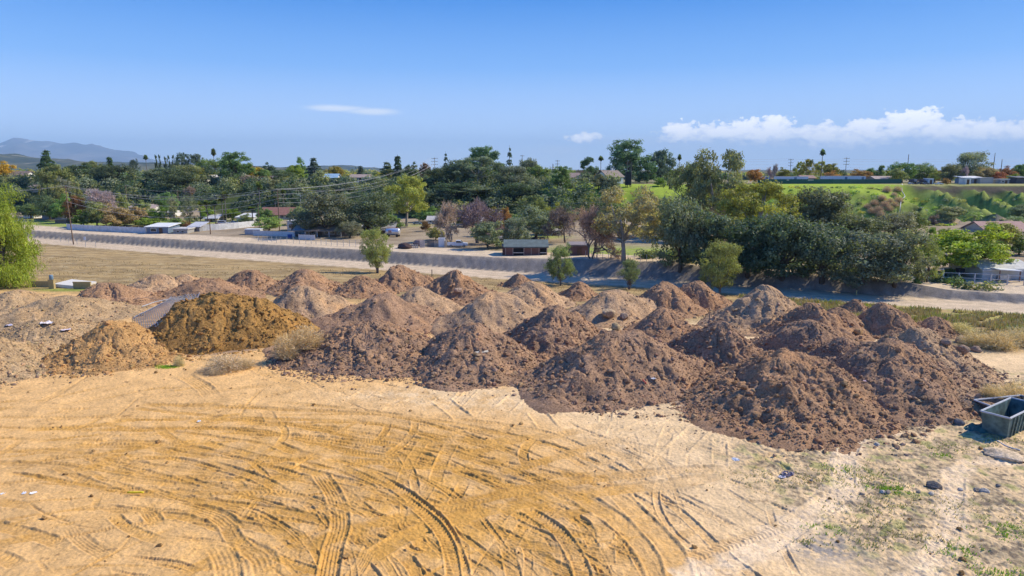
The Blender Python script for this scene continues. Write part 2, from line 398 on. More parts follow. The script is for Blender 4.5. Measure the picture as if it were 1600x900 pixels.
for p in piles:
    g = np.random.default_rng(300 + p.i)
    near = p.y < 75
    NT, NR = (300, 130) if near else (200, 80)
    th = np.linspace(0, 2 * math.pi, NT, endpoint=False); rr = np.linspace(0, 1, NR) ** .9 * p.R * 1.5
    T, RRr = np.meshgrid(th, rr)
    dx, dy = RRr * np.cos(T), RRr * np.sin(T)
    h, rho = p.height(dx, dy)
    gz = terrain(p.x + dx, p.y + dy) - p.z
    z = np.where(rho > 1.18, gz - .25, h)
    V = np.stack([dx, dy, z], -1).reshape(-1, 3)
    ii = np.arange(NR - 1)[:, None] * NT; jj = np.arange(NT)[None]
    q = np.stack([ii + jj, ii + (jj + 1) % NT, ii + NT + (jj + 1) % NT, ii + NT + jj], -1).reshape(-1, 4)
    # loose clods, bigger ones roll to the foot
    n = int((4200 if near else 1500) * (p.R / 6.5) ** 1.6 * (.5 + .5 * p.rough))
    rr_ = np.sqrt(g.uniform(.01, 1.42, n)) * p.R; tt = g.uniform(0, 6.28, n)
    cx, cy = rr_ * np.cos(tt), rr_ * np.sin(tt)
    hz, rh = p.height(cx, cy); gz2 = terrain(p.x + cx, p.y + cy) - p.z
    rad = .038 * (1 - g.uniform(0, 1, n)) ** -.46 ; rad = np.clip(rad * (.75 + .5 * np.clip(rh, 0, 1)), .035, .27 if p.rough > .6 else .19)
    cz = np.maximum(hz, gz2) + rad * .1
    keep = (rh < 1.1) | (g.uniform(0, 1, n) < .55)
    cv, cf = clods(g, cx[keep], cy[keep], cz[keep], rad[keep])
    base = np.array(PAL[p.pal])
    fine = fbm(V[:, 0] * .5 + p.ph[0], V[:, 1] * .5, 4, 80)[:, None]
    col = base * (1 + .35 * fine)
    col = lerp(col, base * (1.15, 1.08, .98), sstep(.05, .4, fbm(V[:, 0] * .25, V[:, 1] * .25 + p.ph[1], 3, 81))[:, None])
    ccol = np.repeat(base * g.uniform(.75, 1.25, (int(keep.sum()), 1)) * (1 + g.uniform(-.06, .06, (int(keep.sum()), 3))), 12, 0)
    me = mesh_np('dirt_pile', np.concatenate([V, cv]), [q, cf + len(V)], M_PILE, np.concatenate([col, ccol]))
    fl = np.zeros(len(me.polygons), bool); fl[:len(q)] = True
    me.polygons.foreach_set('use_smooth', fl)
    o = link('dirt_pile', me, None, (p.x, p.y, p.z)); tag(o, p.label, 'dirt pile', 'tipped dirt piles on the cleared lot')

# ================================================================== wheel tracks pressed into the sand (raster, 4 cm)
TX0, TX1, TY0, TY1, TR = -52.0, 52.0, 20.0, 78.0, .04
nx, ny = int((TX1 - TX0) / TR), int((TY1 - TY0) / TR)
LT = np.zeros((ny, nx), np.float32); HT = np.zeros((ny, nx), np.float32); MK = np.zeros((ny, nx), np.float32); DK = np.zeros((ny, nx), np.float32)
def G0(px, row):
    dx, dy, dz = ray(px, row); t = -H / dz; return dx * t, dy * t
def spline(pts, step=.025):
    p = np.array(pts, float); p = np.vstack([2 * p[0] - p[1], p, 2 * p[-1] - p[-2]])
    out = []
    for i in range(1, len(p) - 2):
        L = np.linalg.norm(p[i + 1] - p[i]); t = np.linspace(0, 1, max(int(L / step), 2), endpoint=False)[:, None]
        a, b, c, d = p[i - 1], p[i], p[i + 1], p[i + 2]
        out.append(.5 * (2 * b + (c - a) * t + (2 * a - 5 * b + 4 * c - d) * t ** 2 + (3 * b - a - 3 * c + d) * t ** 3))
    return np.vstack(out)
def stamp(pts, width=.62, depth=.05, lug=.025, pitch=.30, mark=.7, slant=.5, ang=0.0, fade=True, ribs=False, g=rng, dk=.5):
    c = spline(pts)
    if len(c) < 6: return
    tg = np.gradient(c, axis=0); tg /= np.linalg.norm(tg, axis=1)[:, None] + 1e-9
    nr = np.stack([-tg[:, 1], tg[:, 0]], 1)
    s = np.concatenate([[0], np.cumsum(np.linalg.norm(np.diff(c, axis=0), axis=1))])
    hw = width / 2 + .22
    d = np.arange(-hw, hw, .028)
    S, D = np.meshgrid(s, d, indexing='ij')
    Wp = c[:, None, :] + nr[:, None, :] * D[..., None]
    a = np.abs(D) / (width / 2)
    inside = sstep(1.06, .92, a)
    ridge = np.exp(-((a - 1.16) / .16) ** 2)
    if ribs: lugs = np.sign(np.sin(2 * math.pi * D / (width / 5.0))) * .5
    else: lugs = np.sign(np.sin(2 * math.pi * (S + slant * np.abs(D)) / pitch)) * .5
    on = fbm(s * .4 + g.uniform(0, 99), s * 0 + .5, 4, int(g.integers(1, 999)))
    vis = np.clip(.85 + 1.4 * on, .15, 1)
    if fade: vis = vis * sstep(0, 1.5, s) * sstep(0, 1.5, s[-1] - s)
    vis = vis[:, None]
    rag = noise(S * 2.3, D * 3 + g.uniform(0, 99), 55)
    dh = (-depth * inside + depth * .75 * ridge * (1 + .8 * rag) + lug * lugs * inside * (a < .93)) * vis
    ix = ((Wp[..., 0] - TX0) / TR).astype(int); iy = ((Wp[..., 1] - TY0) / TR).astype(int)
    ok = (ix >= 0) & (ix < nx) & (iy >= 0) & (iy < ny)
    k = (np.clip(inside + ridge, 0, 1) * vis)
    ix, iy, k, dh = ix[ok], iy[ok], k[ok], dh[ok]
    HT[iy, ix] = HT[iy, ix] * (1 - .85 * k) + dh
    if mark: MK[iy, ix] = np.maximum(MK[iy, ix], np.clip(np.sign(mark) * mark * (inside * vis)[ok], 0, 1)) if mark > 0 else np.minimum(MK[iy, ix], 1 + mark * (inside * vis)[ok])
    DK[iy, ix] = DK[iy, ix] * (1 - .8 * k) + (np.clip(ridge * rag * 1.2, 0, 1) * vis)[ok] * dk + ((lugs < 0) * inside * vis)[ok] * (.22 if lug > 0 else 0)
def W(pts): return [G0(*q) for q in pts]
def off(pts, o):
    p = np.array(pts, float); t = np.gradient(p, axis=0); t /= np.linalg.norm(t, axis=1)[:, None] + 1e-9
    return p + np.stack([-t[:, 1], t[:, 0]], 1) * o
tg_ = np.random.default_rng(21)
# big sweeping arcs that come in from the left and swing towards the viewer
ARC = [(-60, 655), (160, 655), (360, 668), (560, 694), (740, 742), (880, 812), (960, 900), (985, 960)]
for k in range(24):
    o = tg_.uniform(-6.5, 13); i0 = tg_.integers(0, 4); i1 = tg_.integers(i0 + 3, 9)
    p = off(W(ARC), -o) + tg_.uniform(-1.6, 1.6, (len(ARC), 2))
    sd = tg_.choice([.4, .55, .7]), tg_.uniform(.035, .075), tg_.uniform(.0, .032), tg_.uniform(.22, .32), tg_.uniform(.35, .95); rb_ = tg_.uniform() < .3
    for o_ in (0, 1.9) if tg_.uniform() < .6 else (0,): stamp(off(p[i0:i1], o_), *sd, ribs=rb_, g=tg_, dk=.85)
# crossing strokes, mostly shorter
for k in range(95):
    px, row = tg_.uniform(-40, 1120), 605 + 300 * tg_.uniform(0, 1) ** 1.3
    if px > 700 and row < 660: continue
    x, y = G0(px, row); an = tg_.choice([tg_.normal(-.35, .35), tg_.normal(.5, .4), tg_.normal(1.3, .4)]); L = tg_.uniform(2.0, 8.5); cv = tg_.normal(0, .05)
    ts = np.linspace(-.5, .5, 5) * L
    p = [(x + math.cos(an + cv * t) * t, y + math.sin(an + cv * t) * t) for t in ts]
    for o in ((0,) if tg_.uniform() < .55 else (-1.0, 1.0)):
        stamp(off(p, o), tg_.choice([.5, .65, .8]), tg_.uniform(.02, .055), tg_.uniform(.012, .035), tg_.uniform(.22, .34), tg_.choice([.25, .6, .8]), ribs=tg_.uniform() < .35, g=tg_)
# strokes at the foot of the piles, lighter soil
for k in range(30):
    px = tg_.uniform(560, 1150); row = np.interp(px, [560, 850, 1100, 1150], [608, 625, 665, 690]) + abs(tg_.normal(6, 22))
    x, y = G0(px, row); an = tg_.normal(1.15, .55); L = tg_.uniform(2, 6)
    p = [(x + math.cos(an) * t, y + math.sin(an) * t) for t in np.linspace(-.5, .5, 4) * L]
    stamp(p, tg_.choice([.5, .9, 1.4]), tg_.uniform(.03, .06), tg_.choice([0, .015]), .3, .12, g=tg_)
# many fine single-tyre strokes over everything
for k in range(300):
    px, row = tg_.uniform(-40, 1250), 600 + 310 * tg_.uniform(0, 1) ** 1.4
    if px > 640 and row < 650 + (px - 640) * .08: continue
    x, y = G0(px, row); rr0 = math.hypot(x + 20, y - 20); flow = math.atan2(y - 20, x + 20) - math.pi / 2
    an = flow + tg_.normal(0, .30) if tg_.uniform() < .65 else tg_.uniform(0, 3.14); L = tg_.uniform(1.5, 9); cv = -1 / max(rr0, 12) if tg_.uniform() < .7 else tg_.normal(0, .06)
    ts = np.linspace(-.5, .5, 5) * L
    p = [(x + math.cos(an + cv * t * .5) * t, y + math.sin(an + cv * t * .5) * t) for t in ts]
    stamp(p, tg_.choice([.12, .18, .26, .36]), tg_.uniform(.025, .065), tg_.choice([0, .012, .02, .03]), tg_.uniform(.14, .24), tg_.choice([.1, .35, .7]), ribs=tg_.uniform() < .25, g=tg_, dk=tg_.choice([.5, 1.0]))
# explicit strokes seen in the photograph
for pts, w, dp, lg, mk, rb in [
  ([(285, 585), (318, 605), (335, 625)], 1.5, .06, .035, .35, True), ([(395, 570), (430, 590), (480, 606)], 1.4, .06, .035, .35, True),
  ([(420, 872), (560, 826), (720, 786), (900, 752), (1060, 735), (1150, 735)], 1.2, .07, .02, .95, False),
  ([(560, 880), (660, 826), (800, 790), (960, 765), (1100, 748), (1260, 700)], 1.3, .06, .0, .95, False),
  ([(640, 690), (760, 690), (880, 678), (960, 660), (1060, 645)], 1.2, .06, .02, .9, False),
  ([(760, 745), (870, 715), (960, 690), (1040, 672)], 1.0, .05, .02, .8, False),
  ([(496, 736), (520, 770), (532, 815), (520, 860), (508, 930)], 1.1, .085, .05, .55, True),
  ([(575, 738), (640, 775), (690, 818), (718, 880), (725, 940)], .9, .09, .06, .75, False),
  ([(620, 770), (668, 806), (700, 850), (712, 930)], .8, .07, .05, .7, False),
  ([(815, 790), (870, 828), (905, 880), (918, 940)], .9, .08, .05, .6, False),
  ([(900, 770), (985, 830), (1030, 890), (1045, 950)], 1.5, .06, .0, .35, False),
  ([(960, 765), (1040, 850), (1064, 900), (1075, 950)], 1.4, .055, .0, .6, False),
  ([(-20, 652), (140, 652), (300, 654), (430, 664)], .5, .06, .0, .3, False), ([(-20, 700), (120, 704), (290, 712)], .5, .06, .0, .3, False),
  ([(1060, 905), (1160, 870), (1260, 810), (1320, 768)], 1.6, .08, .0, .05, False), ([(1060, 880), (1150, 848), (1250, 812)], .9, .08, .05, .1, False),
  ([(1492, 735), (1486, 790), (1478, 840), (1440, 900), (1410, 950)], 1.3, .04, .012, .05, False),
  ([(1492, 735), (1530, 722), (1600, 724)], 1.1, .07, .0, .05, False), ([(1320, 760), (1322, 715), (1345, 680), (1400, 672)], 1.3, .07, .012, .05, False),
  ([(320, 720), (400, 745), (455, 775)], .8, .08, .05, .7, True), ([(290, 790), (340, 805), (370, 830)], 1.2, .08, .04, .5, True),
  ([(340, 850), (355, 880), (360, 930)], 1.3, .10, .04, .5, True), ([(380, 850), (410, 870), (420, 910)], 1.4, .09, .04, .5, True),
  ([(420, 690), (460, 705), (500, 712)], 1.0, .07, .04, .8, True), ([(160, 722), (205, 730)], .9, .06, .05, .5, False), ([(1180, 700), (1260, 718), (1290, 726)], .35, .07, 0, .05, False)]:
    stamp(W(pts), w * .85, dp * .75, lg * .75, .27, mk, ribs=rb, g=tg_, dk=.8)
for pts, w in [([(1492, 735), (1486, 790), (1478, 840), (1440, 900), (1410, 950)], 1.1), ([(1492, 735), (1530, 722), (1600, 724)], .9), ([(1320, 760), (1322, 715), (1345, 680), (1400, 672)], 1.2), ([(1060, 905), (1160, 870), (1260, 810), (1320, 768), (1325, 730)], 1.3)]:
    c_ = spline(W(pts), .03); d_ = np.arange(-w, w, .03); tn = np.gradient(c_, axis=0); tn /= np.linalg.norm(tn, axis=1)[:, None]; nn_ = np.stack([-tn[:, 1], tn[:, 0]], 1)
    q = c_[:, None] + nn_[:, None] * d_[None, :, None]; ix = ((q[..., 0] - TX0) / TR).astype(int); iy = ((q[..., 1] - TY0) / TR).astype(int); ok = (ix >= 0) & (ix < nx) & (iy >= 0) & (iy < ny)
    v_ = sstep(1.0, .25, np.abs(d_)[None] / w + .45 * noise(q[..., 0] * 1.1, q[..., 1] * 1.1, 57)); LT[iy[ok], ix[ok]] = np.maximum(LT[iy[ok], ix[ok]], v_[ok])
def rsample(A, x, y):
    fx = np.clip((x - TX0) / TR - .5, 0, nx - 2); fy = np.clip((y - TY0) / TR - .5, 0, ny - 2)
    i = fx.astype(int); j = fy.astype(int); u = fx - i; v = fy - j
    r = A[j, i] * (1 - u) * (1 - v) + A[j, i + 1] * u * (1 - v) + A[j + 1, i] * (1 - u) * v + A[j + 1, i + 1] * u * v
    return np.where((x > TX0) & (x < TX1) & (y > TY0) & (y < TY1), r, 0)

# ================================================================== the ground: one fan-shaped sheet out to the horizon
rows = np.concatenate([np.linspace(1320, 900, 130, endpoint=False), np.linspace(900, 560, 420, endpoint=False), np.linspace(560, 330, 300, endpoint=False)])
vv = (450 - rows) / F; rad = H / (ST - vv * CT) * (CT + vv * ST)
rad = np.concatenate([rad, np.geomspace(rad[-1] * 1.01, 620, 190), np.geomspace(650, 25000, 48)])
ang = np.radians(np.linspace(-50, 50, 1650))
A, RD = np.meshgrid(ang, rad)
gx, gy = RD * np.sin(A), RD * np.cos(A)
gz = terrain(gx, gy)
d = gy - toeY(gx); bh = bankH(gx); bw = 1.45 * bh
site = sstep(-24, -40, d)
near = sstep(90, 70, RD)
HTs, MKs, DKs = rsample(HT, gx, gy), rsample(MK, gx, gy), rsample(DK, gx, gy)
def blob(px, row, rx, ry, x=gx, y=gy):
    """soft patch on the ground: centre by picture point, radii in metres"""
    cx, cy, _, _ = P(px, row)
    return np.exp(-(((x - cx) / rx) ** 2 + ((y - cy) / ry) ** 2))
weedy = np.clip(sstep(9, 15, gx - (50 - gy) * .25) * sstep(64, 58, gy), 0, 1)
rough = fbm(gx * .9, gy * .9, 4, 61); fine = fbm(gx * 4, gy * 4, 3, 62)
gz = gz + site * (HTs * 1.25 + .06 * rough + .035 * fine + .02 * np.abs(fbm(gx * 9, gy * 9, 2, 60)) + .10 * fbm(gx * .12, gy * .12, 2, 63))
gz = gz + site * weedy * (.20 * np.abs(fbm(gx * 1.7, gy * 1.7, 4, 64)))
# colours of the soils themselves
pale = np.array((.70, .425, .175)); orange = np.array((.57, .305, .075)); chalk = np.array((.74, .525, .29)); brown = np.array((.24, .145, .07))
def C(c): return np.asarray(c, float)[None, None, :]
n1 = fbm(gx * .16, gy * .16, 4, 65)[..., None]; n2 = fbm(gx * .6, gy * .6, 4, 66)[..., None]; n3 = fbm(gx * 2.4, gy * 2.4, 3, 67)[..., None]
arcmask = np.clip(.55 * blob(520, 745, 13, 9) + .8 * blob(700, 800, 8, 6) + .5 * blob(250, 690, 16, 8) + .55 * blob(760, 690, 9, 4) + .4 * blob(560, 860, 10, 5), 0, 1)[..., None]
rightpale = sstep(3, 13, gx + (gy - 35) * .35)[..., None]
col = lerp(C(pale), C(chalk), rightpale)
col = lerp(col, C(orange), np.clip(arcmask * (.42 + 1.1 * n2 + .5 * n1) + 1.0 * MKs[..., None] * (.8 + .6 * n3) * (1 - .75 * rightpale), 0, 1))
col = col * (1 + .16 * n1 + .14 * n2 + .10 * n3)
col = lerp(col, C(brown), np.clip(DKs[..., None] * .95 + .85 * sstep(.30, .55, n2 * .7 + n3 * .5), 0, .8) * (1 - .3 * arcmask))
wd = weedy[..., None]
col = lerp(col, C((.42, .32, .19)), wd * sstep(-.3, .25, n2 + .4 * n3) * .9)
col = lerp(col, C((.20, .15, .10)), wd * sstep(.02, .3, n3 + .5 * n2) * .85)
col = lerp(col, C((.32, .32, .10)), wd * sstep(.08, .35, fbm(gx * .8, gy * .8, 4, 68))[..., None] * .6)
col = lerp(col, C((.27, .25, .23)), (blob(1285, 855, 2.0, 1.5) * .85)[..., None] * sstep(-.3, .1, n3))
col = lerp(col, C(chalk) * (1 + .1 * n3), np.clip((blob(870, 632, 12, 2.6) + blob(690, 615, 9, 2.0) + blob(1080, 672, 8, 3)) * (.75 + 1.1 * n2[..., 0] + .6 * n3[..., 0]), 0, .9)[..., None])
col = lerp(col, C((.80, .60, .38)) * (1 + .08 * n3), (rsample(LT, gx, gy) * np.clip(1.0 + .7 * n2[..., 0] + .7 * n3[..., 0], 0, 1))[..., None] * .9)
# dark worked soil between the piles
between = sstep(.25, .6, np.clip(sum(np.exp(-(((gx - p.x) ** 2 + (gy - p.y) ** 2) / (p.R * .93) ** 2) ** 3) for p in piles), 0, 1) + .30 * fbm(gx * .9, gy * .9, 4, 58) + .25 * fbm(gx * 3.5, gy * 3.5, 2, 59))[..., None]
col = lerp(col, C((.33, .225, .15)), between * .9)
gz = gz + site * between[..., 0] * .05 * np.abs(fine)
# dry field left, grass strip right, near the road
fieldc = lerp(C((.41, .285, .13)), C((.26, .185, .09)), sstep(-.25, .35, fbm(gx * .10, gy * .35, 4, 71))[..., None])
fieldc = lerp(fieldc, C((.46, .35, .19)), sstep(.1, .45, fbm(gx * .25, gy * .6, 4, 72))[..., None] * .8)
fm = sstep(88, 96, gy + gx * .16 + 4 * n2[..., 0] + 6 * sstep(-20, 20, gx))[..., None]
fm = np.maximum(fm, (sstep(40, 50, gx) * sstep(66, 70, gy + (gx - 50) * -.1))[..., None])
gr = (sstep(38, 50, gx) * sstep(.0, .4, fbm(gx * .3, gy * .5, 3, 73) + .25) * sstep(-24, -14, d))[..., None]
fieldc = lerp(fieldc, C((.36, .36, .09)), gr * .75)
col = lerp(col, fieldc, fm)
# road, bank, upper road
rut = .5 + .5 * np.sin((d + 9.5) * 2.2 + fbm(gx * .06, gy * .06, 2, 75) * 3)
roadc = C((.60, .465, .315)) * (1 + .10 * n1 + .12 * n2 + .08 * n3 - .10 * rut[..., None])
col = lerp(col, roadc, (sstep(-10.4 , -8.9, d + n2[..., 0] * 1.3))[..., None])
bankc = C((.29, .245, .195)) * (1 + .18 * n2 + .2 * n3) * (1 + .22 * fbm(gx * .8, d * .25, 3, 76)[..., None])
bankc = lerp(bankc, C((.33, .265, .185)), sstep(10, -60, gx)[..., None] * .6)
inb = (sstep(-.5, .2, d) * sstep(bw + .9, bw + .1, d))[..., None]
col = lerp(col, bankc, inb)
val = sstep(bw + .1, bw + .9, d)[..., None]
upc = C((.60, .47, .32)) * (1 + .10 * n1 + .14 * n2)
valc = lerp(C((.36, .28, .185)), C((.26, .20, .13)), sstep(-.2, .4, fbm(gx * .08, gy * .12, 4, 77))[..., None])
col = lerp(col, C((.24, .30, .05)), (blob(105, 453, 6, 1.6) * .9)[..., None])
lawn = np.clip(blob(90, 349, 26, 18) * 1.2 + blob(240, 348, 30, 9) * .6 + blob(975, 394, 17, 11) * 1.5 + blob(1110, 402, 15, 8) + blob(1440, 372, 10, 14) * .9 + blob(1362, 425, 4, 4) * 1.5 + blob(640, 352, 8, 6) * .6 + blob(340, 345, 20, 12) * .6 + blob(850, 370, 6, 5), 0, 1)[..., None]
valc = lerp(valc, C((.27, .34, .055)), lawn * np.clip(.8 + n2, 0, 1))
upm = sstep(12.5, 10.5, d - bw + 1.5 * n2[..., 0])[..., None]
valc = lerp(valc, upc, upm)
col = lerp(col, valc, val)
# bluff and plateau
yb = bluffY(gx); wb = bluffW(gx); qb = (gy - yb) / wb
blc = lerp(C((.045, .06, .022)), C((.15, .20, .045)), sstep(-.2, .45, fbm(gx * .09, gy * .12, 4, 78))[..., None] * sstep(40, 100, gx)[..., None] * .9 + .12)
blc = lerp(blc, C((.31, .36, .075)), (sstep(95, 112, gx) * sstep(-.55, .25, fbm(gx * .14, gy * .14, 4, 79) + .6 * fbm(gx * .6, gy * .6, 3, 84)) * sstep(.88, .76, qb))[..., None] * .9)
blc = blc * (1 + .5 * fbm(gx * .5, gy * .5, 4, 83)[..., None])
blc = lerp(blc, C((.10, .08, .055)), (sstep(146, 151, gx) * sstep(.84, .9, qb) * sstep(1.03, .97, qb))[..., None])
blc = lerp(blc, C((.29, .37, .045)), (sstep(10, 16, gx) * sstep(152, 144, gx) * sstep(.30, .5, qb + .25 * n1[..., 0]))[..., None])
pl = lerp(C((.30, .25, .15)), C((.16, .17, .06)), sstep(-.2, .3, fbm(gx * .03, gy * .03, 3, 81))[..., None])
pl = lerp(pl, C((.30, .40, .04)), np.clip(sstep(8, 14, gx) * sstep(151, 146, gx) * sstep(292, 284, gy), 0, 1)[..., None])
pl = lerp(pl, C((.36, .35, .12)), (sstep(146, 152, gx) * sstep(300, 290, gy))[..., None] * .7)
bm = sstep(-.05, .08, qb + .06 * n1[..., 0])[..., None]
col = lerp(col, lerp(blc, pl, sstep(.98, 1.04, qb)[..., None]), bm)
col = np.clip(col, .01, .85)
far_ = sstep(600, 1500, RD)[..., None]
col = lerp(col, lerp(C((.09, .10, .05)), C((.20, .17, .10)), sstep(-.2, .3, fbm(gx * .006, gy * .006, 3, 82))[..., None]), far_)
NRr, NAa = gx.shape
reg = np.zeros(gx.shape, int)                       # 0 lot, 1 field, 2 road, 3 embankment, 4 upper road, 5 valley, 6 hillside, 7 plateau
reg[(fm[..., 0] > .5)] = 1
reg[d > -9.6] = 2; reg[d > -.2] = 3; reg[d > bw] = 4; reg[(d > bw + 11)] = 5; reg[qb > 0] = 6; reg[qb > 1] = 7
V = np.stack([gx, gy, gz], -1).reshape(-1, 3); Cc = col.reshape(-1, 3)
ii = np.arange(NRr - 1)[:, None] * NAa; jj = np.arange(NAa - 1)[None]
Q = np.stack([ii + jj, ii + jj + 1, ii + NAa + jj + 1, ii + NAa + jj], -1)[..., ::-1]
rq = reg[:-1, :-1]
for k, nm in enumerate(['ground', 'dry_field', 'dirt_road', 'embankment', 'access_road', 'valley_ground', 'hillside', 'terrain']):
    q = Q[rq == k].reshape(-1, 4)
    u, inv = np.unique(q, return_inverse=True)
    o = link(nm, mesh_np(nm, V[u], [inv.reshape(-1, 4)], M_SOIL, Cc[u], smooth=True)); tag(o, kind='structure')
del V, Cc, Q, A, RD, col

# loose clods kicked over the sand, thicker towards the foot of the piles
g = np.random.default_rng(404); n = 26000
cx = g.uniform(-46, 46, n); cy = g.uniform(27, 66, n)
foot = np.max([np.exp(-(np.clip(np.hypot(cx - p.x, cy - p.y) / p.R - .92, 0, 9) / .22)) * (np.hypot(cx - p.x, cy - p.y) > p.R * .9) for p in piles if p.y < 75], 0)
k = g.uniform(0, 1, n) < (.035 + .95 * foot + .10 * sstep(9, 15, cx - (50 - cy) * .25)); k &= site_z(cx, cy) < terrain(cx, cy) + .15
cx, cy, foot = cx[k], cy[k], foot[k]; rad_ = np.clip(.022 * (1 - g.uniform(0, 1, len(cx))) ** -.5, .02, .16) * (1 + .6 * foot)
cv, cf = clods(g, cx, cy, terrain(cx, cy) + rad_ * .3, rad_)
cc = np.repeat(lerp(np.array((.36, .22, .09)), np.array((.27, .185, .135)), (foot > .1)[:, None] * 1.0) * g.uniform(.6, 1.3, (len(cx), 1)), 12, 0)
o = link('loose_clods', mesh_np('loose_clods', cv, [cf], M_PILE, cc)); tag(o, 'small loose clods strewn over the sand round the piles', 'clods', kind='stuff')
# ================================================================== mountains
def ridge(name, Y, prof, depth, colf, seed, amp):
    px = np.array([q[0] for q in prof]); rw = np.array([q[1] for q in prof])
    xs = np.linspace(px[0], px[-1], 420); tt = np.linspace(-1, 1, 90)
    X0 = (xs - 800) / F * Y / CT
    hz = np.array([top_z(r, Y) for r in np.interp(xs, px, rw)])
    XX, TT = np.meshgrid(X0, tt); HH = np.broadcast_to(hz, XX.shape)
    k = np.abs(TT)
    rg = 1 - np.abs(noise(XX / depth * 3.2 + TT * .8, TT * 1.2, seed)) * 1.6
    f = np.clip(1 - k ** .9 * (1 + .0 * rg), 0, 1)
    Z = ZP - 20 + (HH - ZP + 20) * f + amp * (rg - .5 + fbm(XX / depth * 9, TT * 5, 4, seed + 2) * .5) * sstep(0, .12, k) * sstep(1, .6, k)
    YY = Y + TT * depth
    c = colf(XX, TT, Z, seed)
    n0, n1_ = XX.shape
    i = np.arange(n0 - 1)[:, None] * n1_; j = np.arange(n1_ - 1)[None]
    q = np.stack([i + j, i + j + 1, i + n1_ + j + 1, i + n1_ + j], -1).reshape(-1, 4)
    o = link(name, mesh_np(name, np.stack([XX, YY, Z], -1).reshape(-1, 3), [q], M_SOIL, c.reshape(-1, 3), smooth=True))
    return tag(o, kind='structure')
def mcol(X, T, Z, s):
    n = fbm(X / 1430, T * 4 + X / 2580, 4, s)[..., None]
    c = lerp(C((.11, .10, .085)), C((.20, .17, .14)), sstep(-.2, .3, n))
    return lerp(c, C((.62, .56, .50)), sstep(.22, .42, fbm(X / 340 + T * 3, T * 2.2, 3, s + 5))[..., None] * sstep(-12280, -13400, X)[..., None] * .9)
def hcol(X, T, Z, s):
    n = fbm(X / 180, T * 5, 4, s)[..., None]
    c = lerp(C((.045, .055, .03)), C((.13, .12, .06)), sstep(-.1, .4, n))
    return lerp(c, C((.42, .36, .27)), sstep(.42, .55, fbm(X / 100, T * 4, 3, s + 5))[..., None])
ridge('mountain', 20000, [(-420, 262), (-260, 252), (-120, 245), (-30, 239), (0, 235), (22, 227), (40, 219), (52, 214), (58, 214.5), (80, 219), (105, 221), (125, 224), (141, 222), (160, 227), (178, 231), (200, 237), (230, 244), (262, 252), (320, 262), (380, 268)], 5400, mcol, 91, 250)
ridge('hills', 4200, [(-400, 240), (-120, 236), (0, 238), (25, 240), (50, 246), (78, 250), (92, 249), (106, 247), (124, 250), (146, 252), (200, 254), (260, 255), (330, 257), (420, 261), (500, 264)], 1400, hcol, 93, 28)
ridge('far_hills', 6500, [(380, 268), (470, 264), (500, 260), (535, 258), (556, 258), (580, 262), (620, 265), (690, 268)], 1400, hcol, 95, 20)
# ================================================================== plants
def quads(Cn, Nn, s, asp, g, droop=None):
    """leaf-shaped four-corner faces around centres Cn with normals Nn"""
    n = len(Cn); Nn = Nn / (np.linalg.norm(Nn, axis=1)[:, None] + 1e-9)
    r = g.normal(size=(n, 3)) if droop is None else np.tile((0, 0, -1.0), (n, 1)) + g.normal(size=(n, 3)) * droop
    t = r - (r * Nn).sum(1)[:, None] * Nn; t /= np.linalg.norm(t, axis=1)[:, None] + 1e-9
    b = np.cross(Nn, t); s = np.asarray(s).reshape(-1, 1); w = s * asp
    V = np.stack([Cn - t * s, Cn + b * w - t * s * .1, Cn + t * s, Cn - b * w - t * s * .1], 1)
    return V.reshape(-1, 3), np.arange(4 * n).reshape(-1, 4)
def unit(g, n):
    v = g.normal(size=(n, 3)); return v / np.linalg.norm(v, axis=1)[:, None]
def leafcol(g, n, spread=.3, warm=.12):
    k = g.uniform(1 - spread, 1 + spread, (n, 1)); w = g.uniform(-warm, warm, (n, 1))
    return np.repeat(np.concatenate([k * (1 + w), k, k * (1 - w)], 1), 4, 0)
def clump_crown(seed, env, z0, nb, rb, nl, ls, asp=.55, inner=.25, sub=7, droop=None, up=.25, jag=.6, tops=None):
    """leaves on small clumps, clumps on bigger lobes, lobes filling the envelope env(z)"""
    g = np.random.default_rng(seed)
    z = z0 + rb[1] * .6 + (1 - z0 - rb[1] * 1.4) * g.uniform(0, 1, nb) ** .9
    e = np.array([env(q) for q in z]); rbs = g.uniform(rb[0], rb[1], nb); rad = np.maximum(e - rbs * .8, 0) * np.sqrt(g.uniform(.05, 1, nb)); a = g.uniform(0, 6.28, nb) + np.arange(nb) * 2.4
    B = np.stack([rad * np.cos(a), rad * np.sin(a), z], 1)
    ns = nb * sub; bi = np.repeat(np.arange(nb), sub)
    dirs = unit(g, ns); dirs[:, 2] = dirs[:, 2] * .8 + .15
    S = B[bi] + dirs * rbs[bi, None] * g.uniform(.55, 1.05, (ns, 1)); rs = rbs[bi] * g.uniform(.28, .55, ns)
    w = rs ** 2; w /= w.sum(); si = g.choice(ns, nl, p=w)
    dl = unit(g, nl); dl[:, 2] = dl[:, 2] * .85 + .12
    Cn = S[si] + dl * rs[si, None] * (1 - inner * g.uniform(0, 1, (nl, 1)) ** 2) * (1 + .25 * g.normal(size=(nl, 1)))
    Nn = dl + .45 * dirs[si] + jag * g.normal(size=(nl, 3)); Nn[:, 2] += up
    tone = (1 + .16 * g.normal(size=ns))[si]
    kx = .49 / np.percentile(np.hypot(Cn[:, 0], Cn[:, 1]), 90); kz = .985 / np.percentile(Cn[:, 2], 99.6)
    Cn = Cn * (kx, kx, kz); B = B * (kx, kx, kz)
    V, Q = quads(Cn, Nn, ls * g.uniform(.6, 1.35, nl), asp, g, droop)
    c = leafcol(g, nl) * np.repeat(tone, 4)[:, None]
    return V, Q, c, B
